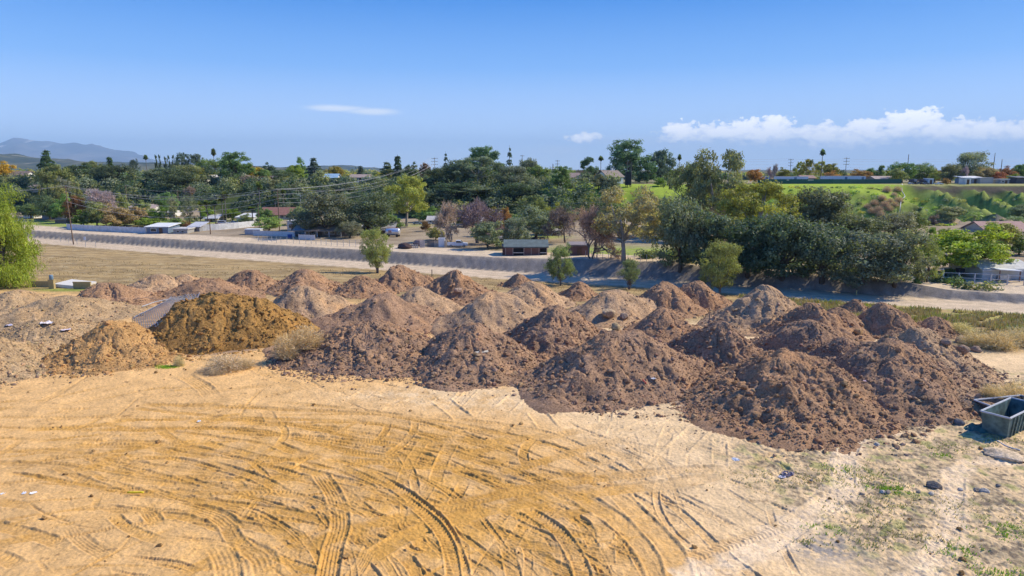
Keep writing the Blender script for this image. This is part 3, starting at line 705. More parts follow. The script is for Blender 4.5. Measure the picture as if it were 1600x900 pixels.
def dome(z0=.15, p=.5, m=.45):
    def f(z):
        t = (z - z0) / (1 - z0)
        return .5 * (math.sin(math.pi * min(max(t, 0), 1) ** (m + .25)) ** p if 0 < t < 1 else 0)
    return f
def limbs(name, mat, B, z0, tr, seed, n=9, fork=1, lean=.0):
    g = np.random.default_rng(seed); m = MB()
    for k in range(fork):
        bx = (k - (fork - 1) / 2) * tr * 1.6
        top = np.array([bx * 4 + g.normal(0, .04), g.normal(0, .03), z0 + .28])
        m.tube([(bx, 0, -.03), (bx * 1.3 + lean * .3, 0, z0 * .5), (bx * 2.2 + lean * .7, .01, z0), tuple(top)], [tr * 1.25, tr, tr * .85, tr * .45], 7)
        for b in B[g.permutation(len(B))[:n]]:
            s0 = np.array([bx * 2.0 + lean * .6, 0, z0 * g.uniform(.7, 1.15)]); mid = (s0 + b) / 2 + np.array([0, 0, -.03]) + g.normal(0, .02, 3)
            m.tube([s0, mid, b], [tr * .5, tr * .32, tr * .12], 5)
    return m.mesh(name, mat, True)
VAR = {}
def variant(kind, trunk, crown, extra=()): VAR.setdefault(kind, []).append((trunk, crown, extra))
for i in range(3):
    V, Q, c, B = clump_crown(10 + i, dome(.10, .42), .10, 20, (.12, .21), 9500, .021, sub=9, jag=.5)
    variant('oak', limbs('trunk', M_BARK, B, .2, .035, i, 9), mesh_np('crown', V, [Q], M_LEAF, c))
for i in range(3):      # oaks of the grove, leafy down to the ground
    V, Q, c, B = clump_crown(110 + i, lambda z: .5 * math.sin(math.pi * min(1, max(0, z * .80 + .19)) ** .85) ** .5, .0, 26, (.12, .21), 12500, .021, sub=9, jag=.5)
    variant('grove_oak', limbs('trunk', M_BARK, B, .2, .035, 110 + i, 9), mesh_np('crown', V, [Q], M_LEAF, c))
for i in range(2):
    V, Q, c, B = clump_crown(20 + i, dome(.04, .45), .08, 24, (.11, .19), 10000, .024, jag=.55)
    variant('tree', limbs('trunk', M_BARK, B, .26, .03, 20 + i, 8), mesh_np('crown', V, [Q], M_LEAF, c))
for i in range(3):
    V, Q, c, B = clump_crown(30 + i, dome(.22, .55, .5), .22, 38, (.065, .13), 13000, .0175, asp=.45, sub=6, droop=.8, jag=.7)
    variant('eucalyptus', limbs('trunk', M_PALEBARK, B, .34, .026, 30 + i, 16, lean=.04), mesh_np('crown', V, [Q], M_LEAF, c))
def conifer(seed, n, tiers, ls, open_):
    g = np.random.default_rng(seed); Cs, Ns, m = [], [], MB()
    m.tube([(0, 0, -.02), (0, 0, .5), (0, 0, .98)], [.035, .024, .006], 6)
    for k in range(tiers):
        f = (k + g.uniform(-.3, .3)) / tiers; z = .12 + .86 * f
        r = .5 * (1 - f) ** .62 * g.uniform(.65, 1.1) + .03
        nb = max(4, int(9 * (1 - f * .6)))
        for j in range(nb):
            a = g.uniform(0, 6.28); rr = r * g.uniform(.6, 1.05); n_ = int(n * rr / tiers / nb / .25 * 1)
            u = g.uniform(.1, 1, n_) ** .7
            w = .055 * (1.2 - u) + .015
            x = rr * u; y = g.normal(0, 1, n_) * w; zz = z + .05 * u - .09 * u * u + g.normal(0, open_, n_)
            Cs.append(np.stack([x * math.cos(a) - y * math.sin(a), x * math.sin(a) + y * math.cos(a), zz], 1))
            N_ = g.normal(0, .5, (n_, 3)); N_[:, 2] += .8; N_[:, 0] += .4 * math.cos(a); N_[:, 1] += .4 * math.sin(a); Ns.append(N_)
            if j < 5: m.tube([(0, 0, z), (rr * .8 * math.cos(a), rr * .8 * math.sin(a), z - .01)], [.006, .002], 4)
    Cs = np.concatenate(Cs); V, Q = quads(Cs, np.concatenate(Ns), ls * g.uniform(.6, 1.4, len(Cs)), .4, g)
    return m.mesh('trunk', M_BARK), mesh_np('crown', V, [Q], M_LEAF, leafcol(g, len(Cs), .3))
for i in range(2): variant('conifer', *conifer(40 + i, 13000, 12, .024, .012))
for i in range(1): variant('sparse_conifer', *conifer(46 + i, 4200, 9, .024, .008))
for i in range(2):
    V, Q, c, B = clump_crown(50 + i, dome(.0, .5, .35), .03, 30, (.09, .16), 15000, .021, asp=.5, sub=8, jag=.45)
    variant('pine', limbs('trunk', M_BARK, B, .3, .028, 50 + i, 12), mesh_np('crown', V, [Q], M_LEAF, c))
def spindle(z): return .42 * max(0, math.sin(math.pi * min(1, max(0, z)) ** .75)) ** .8 + .03
V, Q, c, B = clump_crown(60, spindle, .02, 30, (.06, .12), 4200, .026, sub=5, jag=.5)
variant('cypress', limbs('trunk', M_BARK, B, .1, .05, 60, 3), mesh_np('crown', V, [Q], M_LEAF, c))
for i in range(2):
    V, Q, c, B = clump_crown(64 + i, lambda z: .5 * math.sin(math.pi * min(1, max(0, z * .92 + .06)) ** .62) ** .7, .06, 30, (.07, .13), 7000, .02, asp=.42, sub=7, droop=.9, jag=.8)
    variant('poplar', limbs('trunk', M_BARK, B, .15, .03, 64 + i, 10), mesh_np('crown', V, [Q], M_LEAF, c))
for i in range(3):
    V, Q, c, B = clump_crown(70 + i, dome(-.1, .45, .3), .0, 16, (.13, .24), 5200, .030, jag=.6)
    variant('shrub', limbs('stem', M_BARK, B, .08, .02, 70 + i, 8), mesh_np('crown', V, [Q], M_LEAF, c))
for i in range(3):      # open young trees by the road: several stems, airy column
    V, Q, c, B = clump_crown(76 + i, lambda z: .5 * max(0.05, math.sin(math.pi * min(1, max(0, z * .9 + .08)) ** .9)) ** .6, .12, 34, (.09, .16), 13000, .0185, asp=.40, sub=8, droop=.9, jag=.8)
    variant('young_tree', limbs('trunk', M_GREYBARK, B, .16, .022, 76 + i, 9, fork=3), mesh_np('crown', V, [Q], M_LEAF, c))
# bare winter tree: forking branches and a haze of twigs
def bare(seed, depth=6, twig=5200, up=.25, tl=.05):
    g = np.random.default_rng(seed); m = MB(); tips = []
    def grow(p, d, L, r, k):
        q = p + d * L; mid = (p + q) / 2 + g.normal(0, L * .06, 3)
        m.tube([p, mid, q], [r, r * .85, r * .7], 5 if k < 3 else 3, cap=False)
        if k >= depth: tips.append((q, d)); return
        if k >= 3: tips.append((mid, d))
        for j in range(3 if k < 2 else 2):
            nd = d + g.normal(0, .55, 3); nd[2] += up * .4; nd /= np.linalg.norm(nd)
            grow(q, nd, L * g.uniform(.66, .88), r * g.uniform(.55, .7), k + 1)
    for k in range(2): grow(np.array([(k - .5) * .03, 0, -.02]), np.array([(k - .5) * .5, g.normal(0, .15), 1.0]) / 1.15, .2, .024, 0)
    T = np.array([t[0] for t in tips]); D = np.array([t[1] for t in tips])
    k = g.integers(0, len(T), twig); dv = D[k] + g.normal(0, .8, (twig, 3)); dv[:, 2] += .2; dv /= np.linalg.norm(dv, axis=1)[:, None]
    Cn = T[k] + dv * g.uniform(0, tl * 1.6, (twig, 1)); nn = np.cross(dv, g.normal(size=(twig, 3)))
    nn /= np.linalg.norm(nn, axis=1)[:, None]; b = np.cross(nn, dv); s = tl * g.uniform(.5, 1.2, (twig, 1)); w = s * .075 + .0012
    V = np.stack([Cn - dv * s, Cn + b * w, Cn + dv * s, Cn - b * w], 1).reshape(-1, 3)
    mx = max(np.abs(V[:, :2]).max() * 2, .01); mz = V[:, 2].max()
    V = V / (mx, mx, mz); m.v = [(v[0] / mx, v[1] / mx, v[2] / mz) for v in m.v]
    return m.mesh('trunk', M_GREYBARK), mesh_np('crown', V, [np.arange(4 * twig).reshape(-1, 4)], M_DRY, leafcol(g, twig, .3, .08))
for i in range(3): variant('bare_tree', *bare(80 + i))
# fan palm: bare stem, ball of fan leaves, skirt of dead leaves under it.  unit tree: crown about .9 wide on a 1 m stem
def fan_palm(seed, cr):
    g = np.random.default_rng(seed); t = MB().tube([(0, 0, -.02), (.01, 0, .5), (0, 0, .9)], [.05, .04, .038], 7).mesh('trunk', M_GREYBARK, True)
    n = 260; d = unit(g, n); d[:, 2] = np.abs(d[:, 2]) * 1.1 - .35; d /= np.linalg.norm(d, axis=1)[:, None]
    V = []; 
    for q in d:
        L = g.uniform(.75, 1.0) * .5; a = np.cross(q, (0, 0, 1)); a /= np.linalg.norm(a) + 1e-6; w = L * .20
        tip = q * L; tip[2] *= cr; tip[2] -= .10 * cr * (1 - q[2]) * L; mid = q * L * .55; mid[2] *= cr
        V += [(0, 0, 0), tuple(mid + a * w), tuple(tip), tuple(mid - a * w)]
    V = np.array(V); V[:, 2] += .87
    f = mesh_np('crown', V, [np.arange(len(V)).reshape(-1, 4)], M_LEAF, leafcol(g, n, .3))
    n = 90; a = g.uniform(0, 6.28, n); r = g.uniform(.08, .2, n); Vs = []
    for q, rr in zip(a, r):
        z1 = .87 - g.uniform(.05, .26) * cr; c_, s_ = math.cos(q), math.sin(q)
        Vs += [(0, 0, .87), (rr * c_ - .05 * s_, rr * s_ + .05 * c_, z1 + .08 * cr), (rr * c_ * .9, rr * s_ * .9, z1 - .05 * cr), (rr * c_ + .05 * s_, rr * s_ - .05 * c_, z1 + .08 * cr)]
    k = mesh_np('dead_leaf_skirt', np.array(Vs), [np.arange(4 * n).reshape(-1, 4)], M_DRY, leafcol(g, n, .3) * np.array((.24, .17, .10)))
    return t, f, (('dead_leaf_skirt', k),)
variant('fan_palm', *fan_palm(90, .30)); variant('fan_palm', *fan_palm(91, .36))
def feather_palm(seed, n=26):
    g = np.random.default_rng(seed); t = MB().tube([(0, 0, -.02), (0, 0, .55)], [.05, .045], 7).mesh('trunk', M_GREYBARK, True)
    V = []
    for k in range(n):
        a = g.uniform(0, 6.28); e = g.uniform(.05, 1.2); L = .55
        pts = [np.array([L * u * math.cos(e) * (1 - .12 * u) * math.cos(a), L * u * math.cos(e) * (1 - .12 * u) * math.sin(a), .55 + L * .95 * (u * math.sin(e) - .55 * u * u)]) for u in np.linspace(0, 1, 12)]
        side = np.array([-math.sin(a), math.cos(a), 0])
        for i in range(1, 12):
            for sg in (-1, 1):
                p = pts[i - 1]; w = .16 * math.sin(math.pi * min(.98, i / 12 + .05)) + .02
                q = p + side * sg * w + np.array([0, 0, -w * .5]) + (pts[i] - p) * 1.2
                V += [p, (p + q) / 2 + (pts[i] - p) * .35, q, (p + q) / 2 - (pts[i] - p) * .25]
    V = np.array(V)
    return t, mesh_np('crown', V, [np.arange(len(V)).reshape(-1, 4)], M_LEAF, leafcol(g, len(V) // 4, .25))
variant('feather_palm', *feather_palm(95))
# weeping tree: hanging strands from high lobes
def weeping(seed):
    g = np.random.default_rng(seed)
    V0, Q0, c0, B = clump_crown(seed, lambda z: .5 * math.sin(math.pi * min(1, max(0, z * .80 + .19)) ** .8) ** .5, -.02, 24, (.11, .20), 30000, .0125, asp=.3, sub=9, droop=.5, jag=.9)
    ns, m_ = 1200, 26
    k = g.integers(0, len(B), ns); st = B[k] + unit(g, ns) * g.uniform(.05, .17, (ns, 1)); ln = g.uniform(.05, .22, ns)
    u = np.tile(np.linspace(0, 1, m_), ns); si = np.repeat(np.arange(ns), m_)
    Cn = st[si].copy(); Cn[:, 2] -= u * ln[si]; out_ = st[si] * (1, 1, 0); Cn += out_ * .10 * u[:, None] + g.normal(0, .008, Cn.shape)
    Nn = out_ / (np.linalg.norm(out_, axis=1)[:, None] + .01) + g.normal(0, .8, Cn.shape); Nn[:, 2] += .3
    ok = (Cn[:, 2] > .015) & (np.hypot(Cn[:, 0], Cn[:, 1]) < .56)
    V1, Q1 = quads(Cn[ok], Nn[ok], .0125 * g.uniform(.6, 1.4, ok.sum()), .30, g, .35)
    tone = np.repeat((1 + .18 * g.normal(size=ns))[si][ok], 4)[:, None]
    return limbs('trunk', M_BARK, B, .2, .03, seed, 16), mesh_np('crown', np.concatenate([V0, V1]), [np.concatenate([Q0, Q1 + len(V0)])], M_LEAF, np.concatenate([c0, leafcol(g, int(ok.sum()), .3) * 1.1 * tone]))
variant('weeping_tree', *weeping(97))
# straw bush: thin dry stalks fanned out of the ground
def straw(seed, n=4200):
    g = np.random.default_rng(seed); d = unit(g, n); d[:, 2] = np.abs(d[:, 2]) * .8 + .12
    base = np.stack([g.normal(0, .12, n), g.normal(0, .12, n), np.zeros(n)], 1)
    u = g.uniform(.25, 1, (n, 1)); d2 = d / np.linalg.norm(d, axis=1)[:, None]
    Cn = base + d2 * u * (.42, .42, .85) ; dv = d2 + g.normal(0, .5, (n, 3)); dv /= np.linalg.norm(dv, axis=1)[:, None]
    b = np.cross(dv, g.normal(size=(n, 3))); b /= np.linalg.norm(b, axis=1)[:, None]; s = .07 * g.uniform(.5, 1.3, (n, 1)); w = s * .09
    V = np.stack([Cn - dv * s, Cn + b * w, Cn + dv * s, Cn - b * w], 1).reshape(-1, 3); V[:, 2] = np.maximum(V[:, 2], -.01)
    return mesh_np('dry_bush', V, [np.arange(4 * n).reshape(-1, 4)], M_DRY, leafcol(g, n, .35, .08))
STRAW = [straw(98), straw(99)]

COLR = {'oak': (.13, .15, .09), 'dark': (.075, .105, .055), 'grey': (.17, .19, .125), 'olive': (.19, .20, .08), 'green': (.12, .18, .055), 'lime': (.24, .32, .045), 'yellow': (.50, .36, .03), 'gold': (.30, .27, .05),
        'orange': (.40, .23, .08), 'rust': (.30, .15, .06), 'red': (.34, .12, .07), 'peach': (.42, .28, .16), 'pine': (.08, .135, .065), 'blue': (.085, .12, .09), 'twig': (.30, .24, .23), 'pinktwig': (.32, .235, .19), 'purple': (.25, .20, .19),
        'tanleaf': (.27, .22, .11), 'euc': (.19, .20, .10), 'yeuc': (.25, .25, .055), 'palm': (.10, .13, .04), 'pepper': (.25, .33, .045), 'young': (.17, .21, .085)}
_n = {}
NAMES = {'grove_oak': ('oak_tree', 'tree'), 'oak': ('oak_tree', 'tree'), 'tree': ('broadleaf_tree', 'tree'), 'eucalyptus': ('eucalyptus_tree', 'tree'), 'conifer': ('conifer_tree', 'tree'), 'sparse_conifer': ('conifer_tree', 'tree'), 'pine': ('pine_tree', 'tree'),
         'cypress': ('cypress_tree', 'tree'), 'poplar': ('poplar_tree', 'tree'), 'shrub': ('shrub', 'shrub'), 'young_tree': ('young_tree', 'tree'), 'bare_tree': ('bare_tree', 'tree'), 'fan_palm': ('palm_tree', 'palm tree'),
         'feather_palm': ('palm_tree', 'palm tree'), 'weeping_tree': ('weeping_tree', 'tree')}
GROUPS = {'fan_palm': 'fan palms', 'cypress': 'thin cypresses on the skyline', 'young_tree': 'young trees along the near side of the dirt road', 'bare_tree': 'leafless winter trees in the valley', 'shrub': 'shrubs on the slope and in the yards'}
def plant(kind, px, top, w, base, col, label, group=None):
    x, y, z, t = at(px, top if not isinstance(base, tuple) else base[1], base)
    h = top_z(top, y) - z; W_ = w * t / F * (1.18 if kind in ('oak', 'tree', 'grove_oak', 'eucalyptus', 'bare_tree', 'pine', 'poplar', 'shrub', 'conifer') else 1)
    i = _n.get(kind, 0); _n[kind] = i + 1
    tr, cr, extra = VAR[kind][i % len(VAR[kind])]
    nm, cat = NAMES[kind]
    if kind in ('fan_palm', 'feather_palm'): sc = (W_, W_, h)
    else: sc = (W_, W_ * random.uniform(.9, 1.05), h)
    root = thing(nm, label, cat, (x, y, z - .1), random.uniform(0, 6.28), group or GROUPS.get(kind), sc)
    c = COLR[col] if isinstance(col, str) else col
    q_ = (.95 if col in ('orange', 'yellow', 'red', 'purple', 'peach', 'lime', 'rust', 'gold') else 1.0 if kind == 'weeping_tree' else 1.45 if kind == 'grove_oak' else 1.5) * random.uniform(.85, 1.2); c = (c[0] * q_ * random.uniform(.9, 1.15), c[1] * q_, c[2] * q_ * random.uniform(.8, 1.1))
    link('trunk' if kind != 'shrub' else 'stem', tr, root); link('crown', cr, root, color=c)
    for en, em in extra: link(en, em, root)
    if h <= 1 or W_ > h * 3.5: print('odd plant', label, round(h, 1), round(W_, 1), round(y))
    return root
r = lambda v: ('r', v)
TREES = [
 # --- near
 ('weeping_tree', 6, 287, 124, r(446), 'pepper', 'bright green weeping tree cut by the left edge, beside the low concrete wall'),
 ('young_tree', 590, 356, 50, r(427), 'young', 'dense grey green young tree farthest along the road, behind the lumpy dirt piles'),
 ('young_tree', 876, 380, 48, r(446), 'young', 'young tree with thin lower stems, in front of the red brown stable'),
 ('young_tree', 983, 403, 30, r(452), (.17, .20, .10), 'smallest young tree by the road, thin and half bare'),
 ('young_tree', 1124, 374, 60, r(461), (.19, .21, .07), 'yellow green young tree in front of the dark oak grove'),
 # --- skyline on the left plateau
 ('tree', 2, 252, 34, 330, 'yellow', 'orange yellow autumn tree touching the left edge above a brown roofed house'),
 ('conifer', 70, 231, 34, 322, 'pine', 'tall dark conifer rising in front of the blue mountain'),
 ('tree', 82, 257, 40, 302, 'olive', 'tall pale olive tree at the foot of the conifer before the mountain'),
 ('tree', 122, 254, 40, 332, 'dark', 'dark round tree right of the conifer before the mountain'),
 ('tree', 145, 251, 26, 350, 'olive', 'olive tree peeking between two dark trees below the mountain ridge'),
 ('tree', 157, 258, 28, 325, 'dark', 'dark tree left of the pointed pine under the mountain slope'),
 ('conifer', 170, 242, 20, 335, 'pine', 'narrow pointed pine under the right slope of the mountain'),
 ('oak', 179, 256, 40, 322, 'dark', 'broad dark tree wrapped round the narrow pointed pine'),
 ('poplar', 208, 248, 16, 345, 'blue', 'columnar grey green tree left of the palm near the cypress row'),
 ('fan_palm', 227, 241, 9, 385, 'palm', 'lone palm left of the row of thin cypresses'),
 ('cypress', 243, 241, 6.5, 362, 'dark', 'tallest thin cypress, first of the row from the palm'),
 ('cypress', 248.5, 241, 6, 372, 'dark', 'thin cypress second in the row counted from the palm'),
 ('cypress', 257.5, 244, 6, 360, 'dark', 'thin cypress in the middle of the row'),
 ('cypress', 262.5, 242, 6.5, 366, 'dark', 'thin cypress second from the right end of the row'),
 ('cypress', 270, 241.5, 6.5, 360, 'dark', 'thin cypress at the right end of the row'),
 ('tree', 246, 262, 34, 318, 'grey', 'pale grey green tree standing below the row of cypresses'),
 ('eucalyptus', 284, 238, 22, 352, 'blue', 'open dark eucalyptus right of the cypress row'),
 ('eucalyptus', 303, 240, 26, 352, 'blue', 'airy dark eucalyptus between the cypresses and the tall palm'),
 ('oak', 276, 262, 46, 305, 'dark', 'big dark oak hanging over the slope under the cypress row'),
 ('oak', 296, 257, 44, 312, 'olive', 'big olive tree left of the low ranch house'),
 ('tree', 313, 262, 14, 322, 'gold', 'yellowish tree just left of the low ranch house'),
 ('oak', 330, 247, 34, 350, 'green', 'rounded green tree behind the low ranch house, below the tall palm'),
 ('tree', 319, 258, 26, 336, 'dark', 'small dark tree at the left rear of the low ranch house'),
 ('fan_palm', 333, 232, 10, 375, 'palm', 'tall palm standing against the sky behind the low ranch house'),
 ('pine', 367, 237, 42, 322, 'green', 'large round crowned pine at the right end of the low ranch house'),
 ('tree', 397, 257, 26, 345, 'yellow', 'orange yellow autumn tree right of the large round crowned pine'),
 ('bare_tree', 393, 253, 16, 365, 'peach', 'pale peach bare tree behind the orange yellow autumn tree', 'bare trees on the skyline'),
 ('tree', 411, 264, 24, 335, 'green', 'mid green bushy tree above the red shed'),
 ('tree', 421, 254, 20, 352, 'dark', 'dark tree behind the mid green tree above the red shed'),
 ('oak', 440, 265, 30, 328, 'dark', 'dark round tree right of the red shed'),
 ('poplar', 468, 245, 19, 365, 'green', 'tall square topped dark column tree left of the layered deodar'),
 ('tree', 461, 257, 26, 338, 'lime', 'lime green tree at the foot of the square topped column tree'),
 ('conifer', 490, 244, 30, 312, 'blue', 'big layered deodar with dark blue green tiers, left of the blue roof'),
 ('tree', 504, 275, 15, 308, 'yellow', 'bright yellow shrub like tree beside the blue roof'),
 ('tree', 525, 259, 18, 342, 'gold', 'golden tree behind the blue roof'),
 ('tree', 512, 261, 16, 346, 'tanleaf', 'tan leafed tree left of the golden tree behind the blue roof'),
 ('oak', 534, 277, 38, 305, 'dark', 'dark rounded oak in front of the blue roof on the slope edge'),
 ('conifer', 563, 257, 20, 345, 'blue', 'small dark conifer between the blue roof and the white bungalow'),
 ('tree', 586, 275, 24, 300, 'grey', 'grey green tree just right of the white bungalow'),
 ('conifer', 604, 251, 30, 322, 'dark', 'wide dark conifer left of the tiered one at the power lines'),
 ('conifer', 621, 240, 24, 318, 'dark', 'dark tiered conifer where the power lines climb to the plateau'),
 ('tree', 642, 253, 20, 330, 'dark', 'small dark tree under the climbing power lines'),
 ('tree', 664, 254, 14, 345, 'rust', 'small brownish tree left of the skyline power pole'),
 ('tree', 679, 264, 20, 325, 'gold', 'yellow tinged tree at the foot of the skyline power pole'),
 ('sparse_conifer', 696, 235, 17, 335, 'dark', 'gaunt conifer right of the skyline power pole'),
 ('oak', 668, 278, 44, 292, 'dark', 'dark slope tree under the skyline power pole'),
 ('oak', 697, 256, 48, 285, 'dark', 'very dark tree left half of the big grove on the slope'),
 ('oak', 722, 249, 42, 292, 'dark', 'dark high tree in the middle of the big grove on the slope'),
 ('pine', 758, 229, 52, 300, 'pine', 'tallest tree of the big grove, rounded top above the rest'),
 ('eucalyptus', 745, 244, 56, 282, 'grey', 'grey green leafy tree in front of the tallest tree of the grove'),
 ('oak', 712, 285, 52, 268, 'dark', 'low dark tree filling the foot of the big grove'),
 ('oak', 750, 290, 50, 266, 'oak', 'grey dark tree at the foot of the grove above the bare trees'),
 ('sparse_conifer', 796, 225, 22, 302, 'blue', 'narrow blue green pine standing clear against the sky right of the grove'),
 ('oak', 800, 258, 46, 276, 'oak', 'large dark oak below the narrow blue green pine'),
 ('oak', 826, 247, 34, 300, 'oak', 'dark crowned oak left of the green terrace'),
 ('tree', 842, 258, 32, 292, 'green', 'green tree leaning over the left end of the green terrace'),
 ('oak', 806, 285, 50, 262, 'dark', 'dark lower oak at the left foot of the green terrace'),
 ('oak', 660, 300, 60, 262, 'dark', 'dark tree in the shade left of the grove behind the tall yellow green eucalyptus'),
 ('conifer', 652, 285, 34, 255, 'green', 'green conifer half hidden behind the tall yellow green eucalyptus'),
 ('pine', 876, 259, 28, r(297), 'green', 'single green pine standing alone on the terrace lawn'),
 ('tree', 892, 262, 22, 300, 'green', 'light green tree just right of the lone terrace pine'),
 ('bare_tree', 908, 263, 34, 330, 'purple', 'purple grey bare thicket behind the brown roofed terrace house', 'bare trees on the skyline'),
 ('shrub', 900, 281, 12, 284, 'red', 'red shrub in front of the brown roofed terrace house'),
 ('pine', 919, 245, 24, 350, 'pine', 'dark pine behind the right end of the brown terrace roof'),
 ('fan_palm', 939, 243, 11, 365, 'palm', 'shaggy palm between the dark pine and the biggest pine'),
 ('tree', 941, 265, 22, 305, 'orange', 'orange autumn tree above the olive trees on the terrace'),
 ('tree', 917, 266, 18, 292, 'dark', 'dark olive tree next to the brown terrace house'),
 ('tree', 935, 271, 22, r(296), 'oak', 'round olive tree in the middle of the terrace row'),
 ('tree', 954, 276, 24, r(299), 'oak', 'round olive tree at the right end of the terrace row'),
 ('pine', 984, 218, 58, 305, 'pine', 'biggest pine of all, dark broad dome behind the white gabled house'),
 ('pine', 1012, 255, 26, 300, 'pine', 'smaller pine at the right foot of the biggest pine'),
 ('tree', 1034, 233, 34, 318, 'blue', 'dark see through tree right of the biggest pine'),
 ('shrub', 1032, 277, 17, r(291), 'lime', 'rounded lime green bush on the lawn right of the dark tower'),
 ('tree', 1052, 262, 22, 320, 'green', 'small green tree under the skyline palm beside the large eucalyptus'),
 ('fan_palm', 1062, 241, 8.5, 365, 'palm', 'small palm on the skyline left of the large eucalyptus'),
 # --- skyline on the right plateau
 ('tree', 1180, 264, 22, 290, 'orange', 'orange brown tree at the left end of the white trailers'),
 ('bare_tree', 1203, 258, 14, 330, 'twig', 'thin bare tree left of the first white trailer', 'bare trees on the skyline'),
 ('bare_tree', 1213, 253, 11, 320, 'twig', 'slim bare tree right at the corner of the first white trailer', 'bare trees on the skyline'),
 ('tree', 1225, 261, 17, 345, 'gold', 'olive orange tree behind the first white trailer'),
 ('eucalyptus', 1251, 252, 15, 350, 'yeuc', 'yellowish slim tree left of its taller twin behind the trailers'),
 ('eucalyptus', 1266, 248, 19, 345, 'yeuc', 'taller yellow green tree left of the tall palm behind the trailers'),
 ('fan_palm', 1286, 232, 11, 345, 'palm', 'tall palm behind the white trailers with power poles either side'),
 ('eucalyptus', 1284, 251, 16, 360, 'yeuc', 'yellow green tree at the stem of the tall palm behind the trailers'),
 ('tree', 1300, 255, 22, 350, 'gold', 'gold tree right of the tall palm behind the trailers'),
 ('tree', 1301, 266, 22, 325, 'orange', 'low orange tree between the two white trailers'),
 ('tree', 1317, 265, 9, 350, 'blue', 'tiny dark blue green tree next to the pole above the second trailer'),
 ('tree', 1346, 264, 30, 335, 'orange', 'wide orange tree above the right end of the second trailer'),
 ('tree', 1362, 262, 16, 345, 'green', 'small green tree right of the wide orange tree'),
 ('conifer', 1378, 256, 22, 345, 'green', 'spiky green tree midway between the trailers and the junk yard'),
 ('tree', 1392, 263, 14, 335, 'lime', 'pale green tree right of the spiky green tree'),
 ('oak', 1412, 253, 32, 315, 'green', 'dark green tree at the pole behind the end of the green fence'),
 ('tree', 1404, 262, 20, 302, 'olive', 'paler tree in front of the dark green tree by the green fence end'),
 ('oak', 1447, 254, 32, 320, 'green', 'rounded green tree above the parked junk'),
 ('tree', 1463, 263, 15, 325, 'gold', 'yellow tree between the junk yard tree and the grey giant'),
 ('oak', 1517, 237, 50, 312, 'grey', 'grey green giant tree above the right plateau yard'),
 ('oak', 1488, 256, 28, 300, 'oak', 'dark tree at the left foot of the grey green giant'),
 ('bare_tree', 1510, 256, 16, 296, 'twig', 'pale bare tree in front of the grey green giant', 'bare trees on the skyline'),
 ('tree', 1541, 261, 30, 300, 'tanleaf', 'tan olive tree right of the grey green giant'),
 ('tree', 1575, 259, 26, 315, 'rust', 'red brown tree near the right end of the plateau'),
 ('shrub', 1565, 268, 22, 296, 'red', 'russet bush in front of the red brown tree on the plateau'),
 ('tree', 1596, 256, 22, 320, 'green', 'green tree at the right edge of the plateau skyline'),
 ('shrub', 1583, 271, 20, 290, 'lime', 'yellow green bush beside the small plateau shed'),
 ('shrub', 1479, 278, 11, 285, 'orange', 'small orange bush beside the plateau shed with white roof'),
 # --- the grove behind the embankment, right
 ('eucalyptus', 1128, 233, 96, 178, 'euc', 'huge airy eucalyptus towering over the grove'),
 ('eucalyptus', 1087, 252, 66, 184, 'euc', 'lower left neighbour of the huge airy eucalyptus'),
 ('eucalyptus', 1186, 282, 100, 150, (.17, .185, .05), 'yellow green feathery tree right of the huge eucalyptus'),
 ('grove_oak', 1062, 306, 72, r(424), 'oak', 'dark leafy tree at the left end of the oak grove'),
 ('grove_oak', 1112, 328, 84, r(428), 'dark', 'dark oak below the huge eucalyptus'),
 ('grove_oak', 1168, 340, 84, r(432), 'dark', 'shaded oak behind the yellow green young tree'),
 ('grove_oak', 1222, 332, 90, r(436), 'dark', 'dark oak right of the shaded middle of the grove'),
 ('grove_oak', 1288, 292, 84, 158, 'oak', 'tallest oak of the grove with broad grey green dome'),
 ('grove_oak', 1246, 314, 50, 160, 'oak', 'oak on the left shoulder of the tallest oak'),
 ('grove_oak', 1284, 348, 92, r(441), 'oak', 'oak at the front foot of the tallest oak'),
 ('grove_oak', 1342, 334, 68, 150, 'oak', 'grey oak on the right shoulder of the tallest oak'),
 ('grove_oak', 1346, 362, 92, r(444), 'oak', 'front oak of the grove over the green gap in the bank'),
 ('grove_oak', 1398, 330, 56, 165, 'grey', 'greyish oak rising behind the right end of the grove'),
 ('grove_oak', 1398, 358, 82, r(447), 'oak', 'last oak at the right end of the grove beside the white gate'),
 ('poplar', 1448, 372, 34, r(441), 'olive', 'olive willowy tree between the grove and the white gate'),
 # --- valley, centre
 ('eucalyptus', 975, 290, 104, r(408), 'tanleaf', 'wide olive tan eucalyptus with forked trunk on the green lawn'),
 ('bare_tree', 924, 312, 92, r(404), 'pinktwig', 'pinkish bare tree with thick trunk beside the wide olive tan eucalyptus'),
 ('bare_tree', 884, 318, 66, 168, 'purple', 'purple grey bare tree behind the second young tree'),
 ('oak', 838, 320, 62, 178, 'grey', 'grey green tree above the roof of the red brown stable'),
 ('tree', 862, 316, 34, 190, 'yeuc', 'yellow green tree right above the stable between grey trees'),
 ('tree', 832, 304, 34, 225, 'olive', 'olive tree behind the grey tree above the stable'),
 ('bare_tree', 746, 304, 82, r(380), 'purple', 'large purple bare tree behind the parked pickup'),
 ('bare_tree', 705, 308, 56, r(378), 'twig', 'grey purple bare tree left of the parked pickup'),
 ('shrub', 762, 345, 46, r(388), 'grey', 'grey green leafy shrub under the large purple bare tree'),
 ('tree', 772, 324, 24, 185, 'gold', 'yellow green tree at the right of the large purple bare tree'),
 ('tree', 789, 324, 16, 190, 'orange', 'small orange autumn tree left of the white camper'),
 ('oak', 806, 338, 36, r(386), 'grey', 'crooked grey tree beside the white camper'),
 ('shrub', 863, 352, 20, 200, 'lime', 'lime bush behind the red brown stable'),
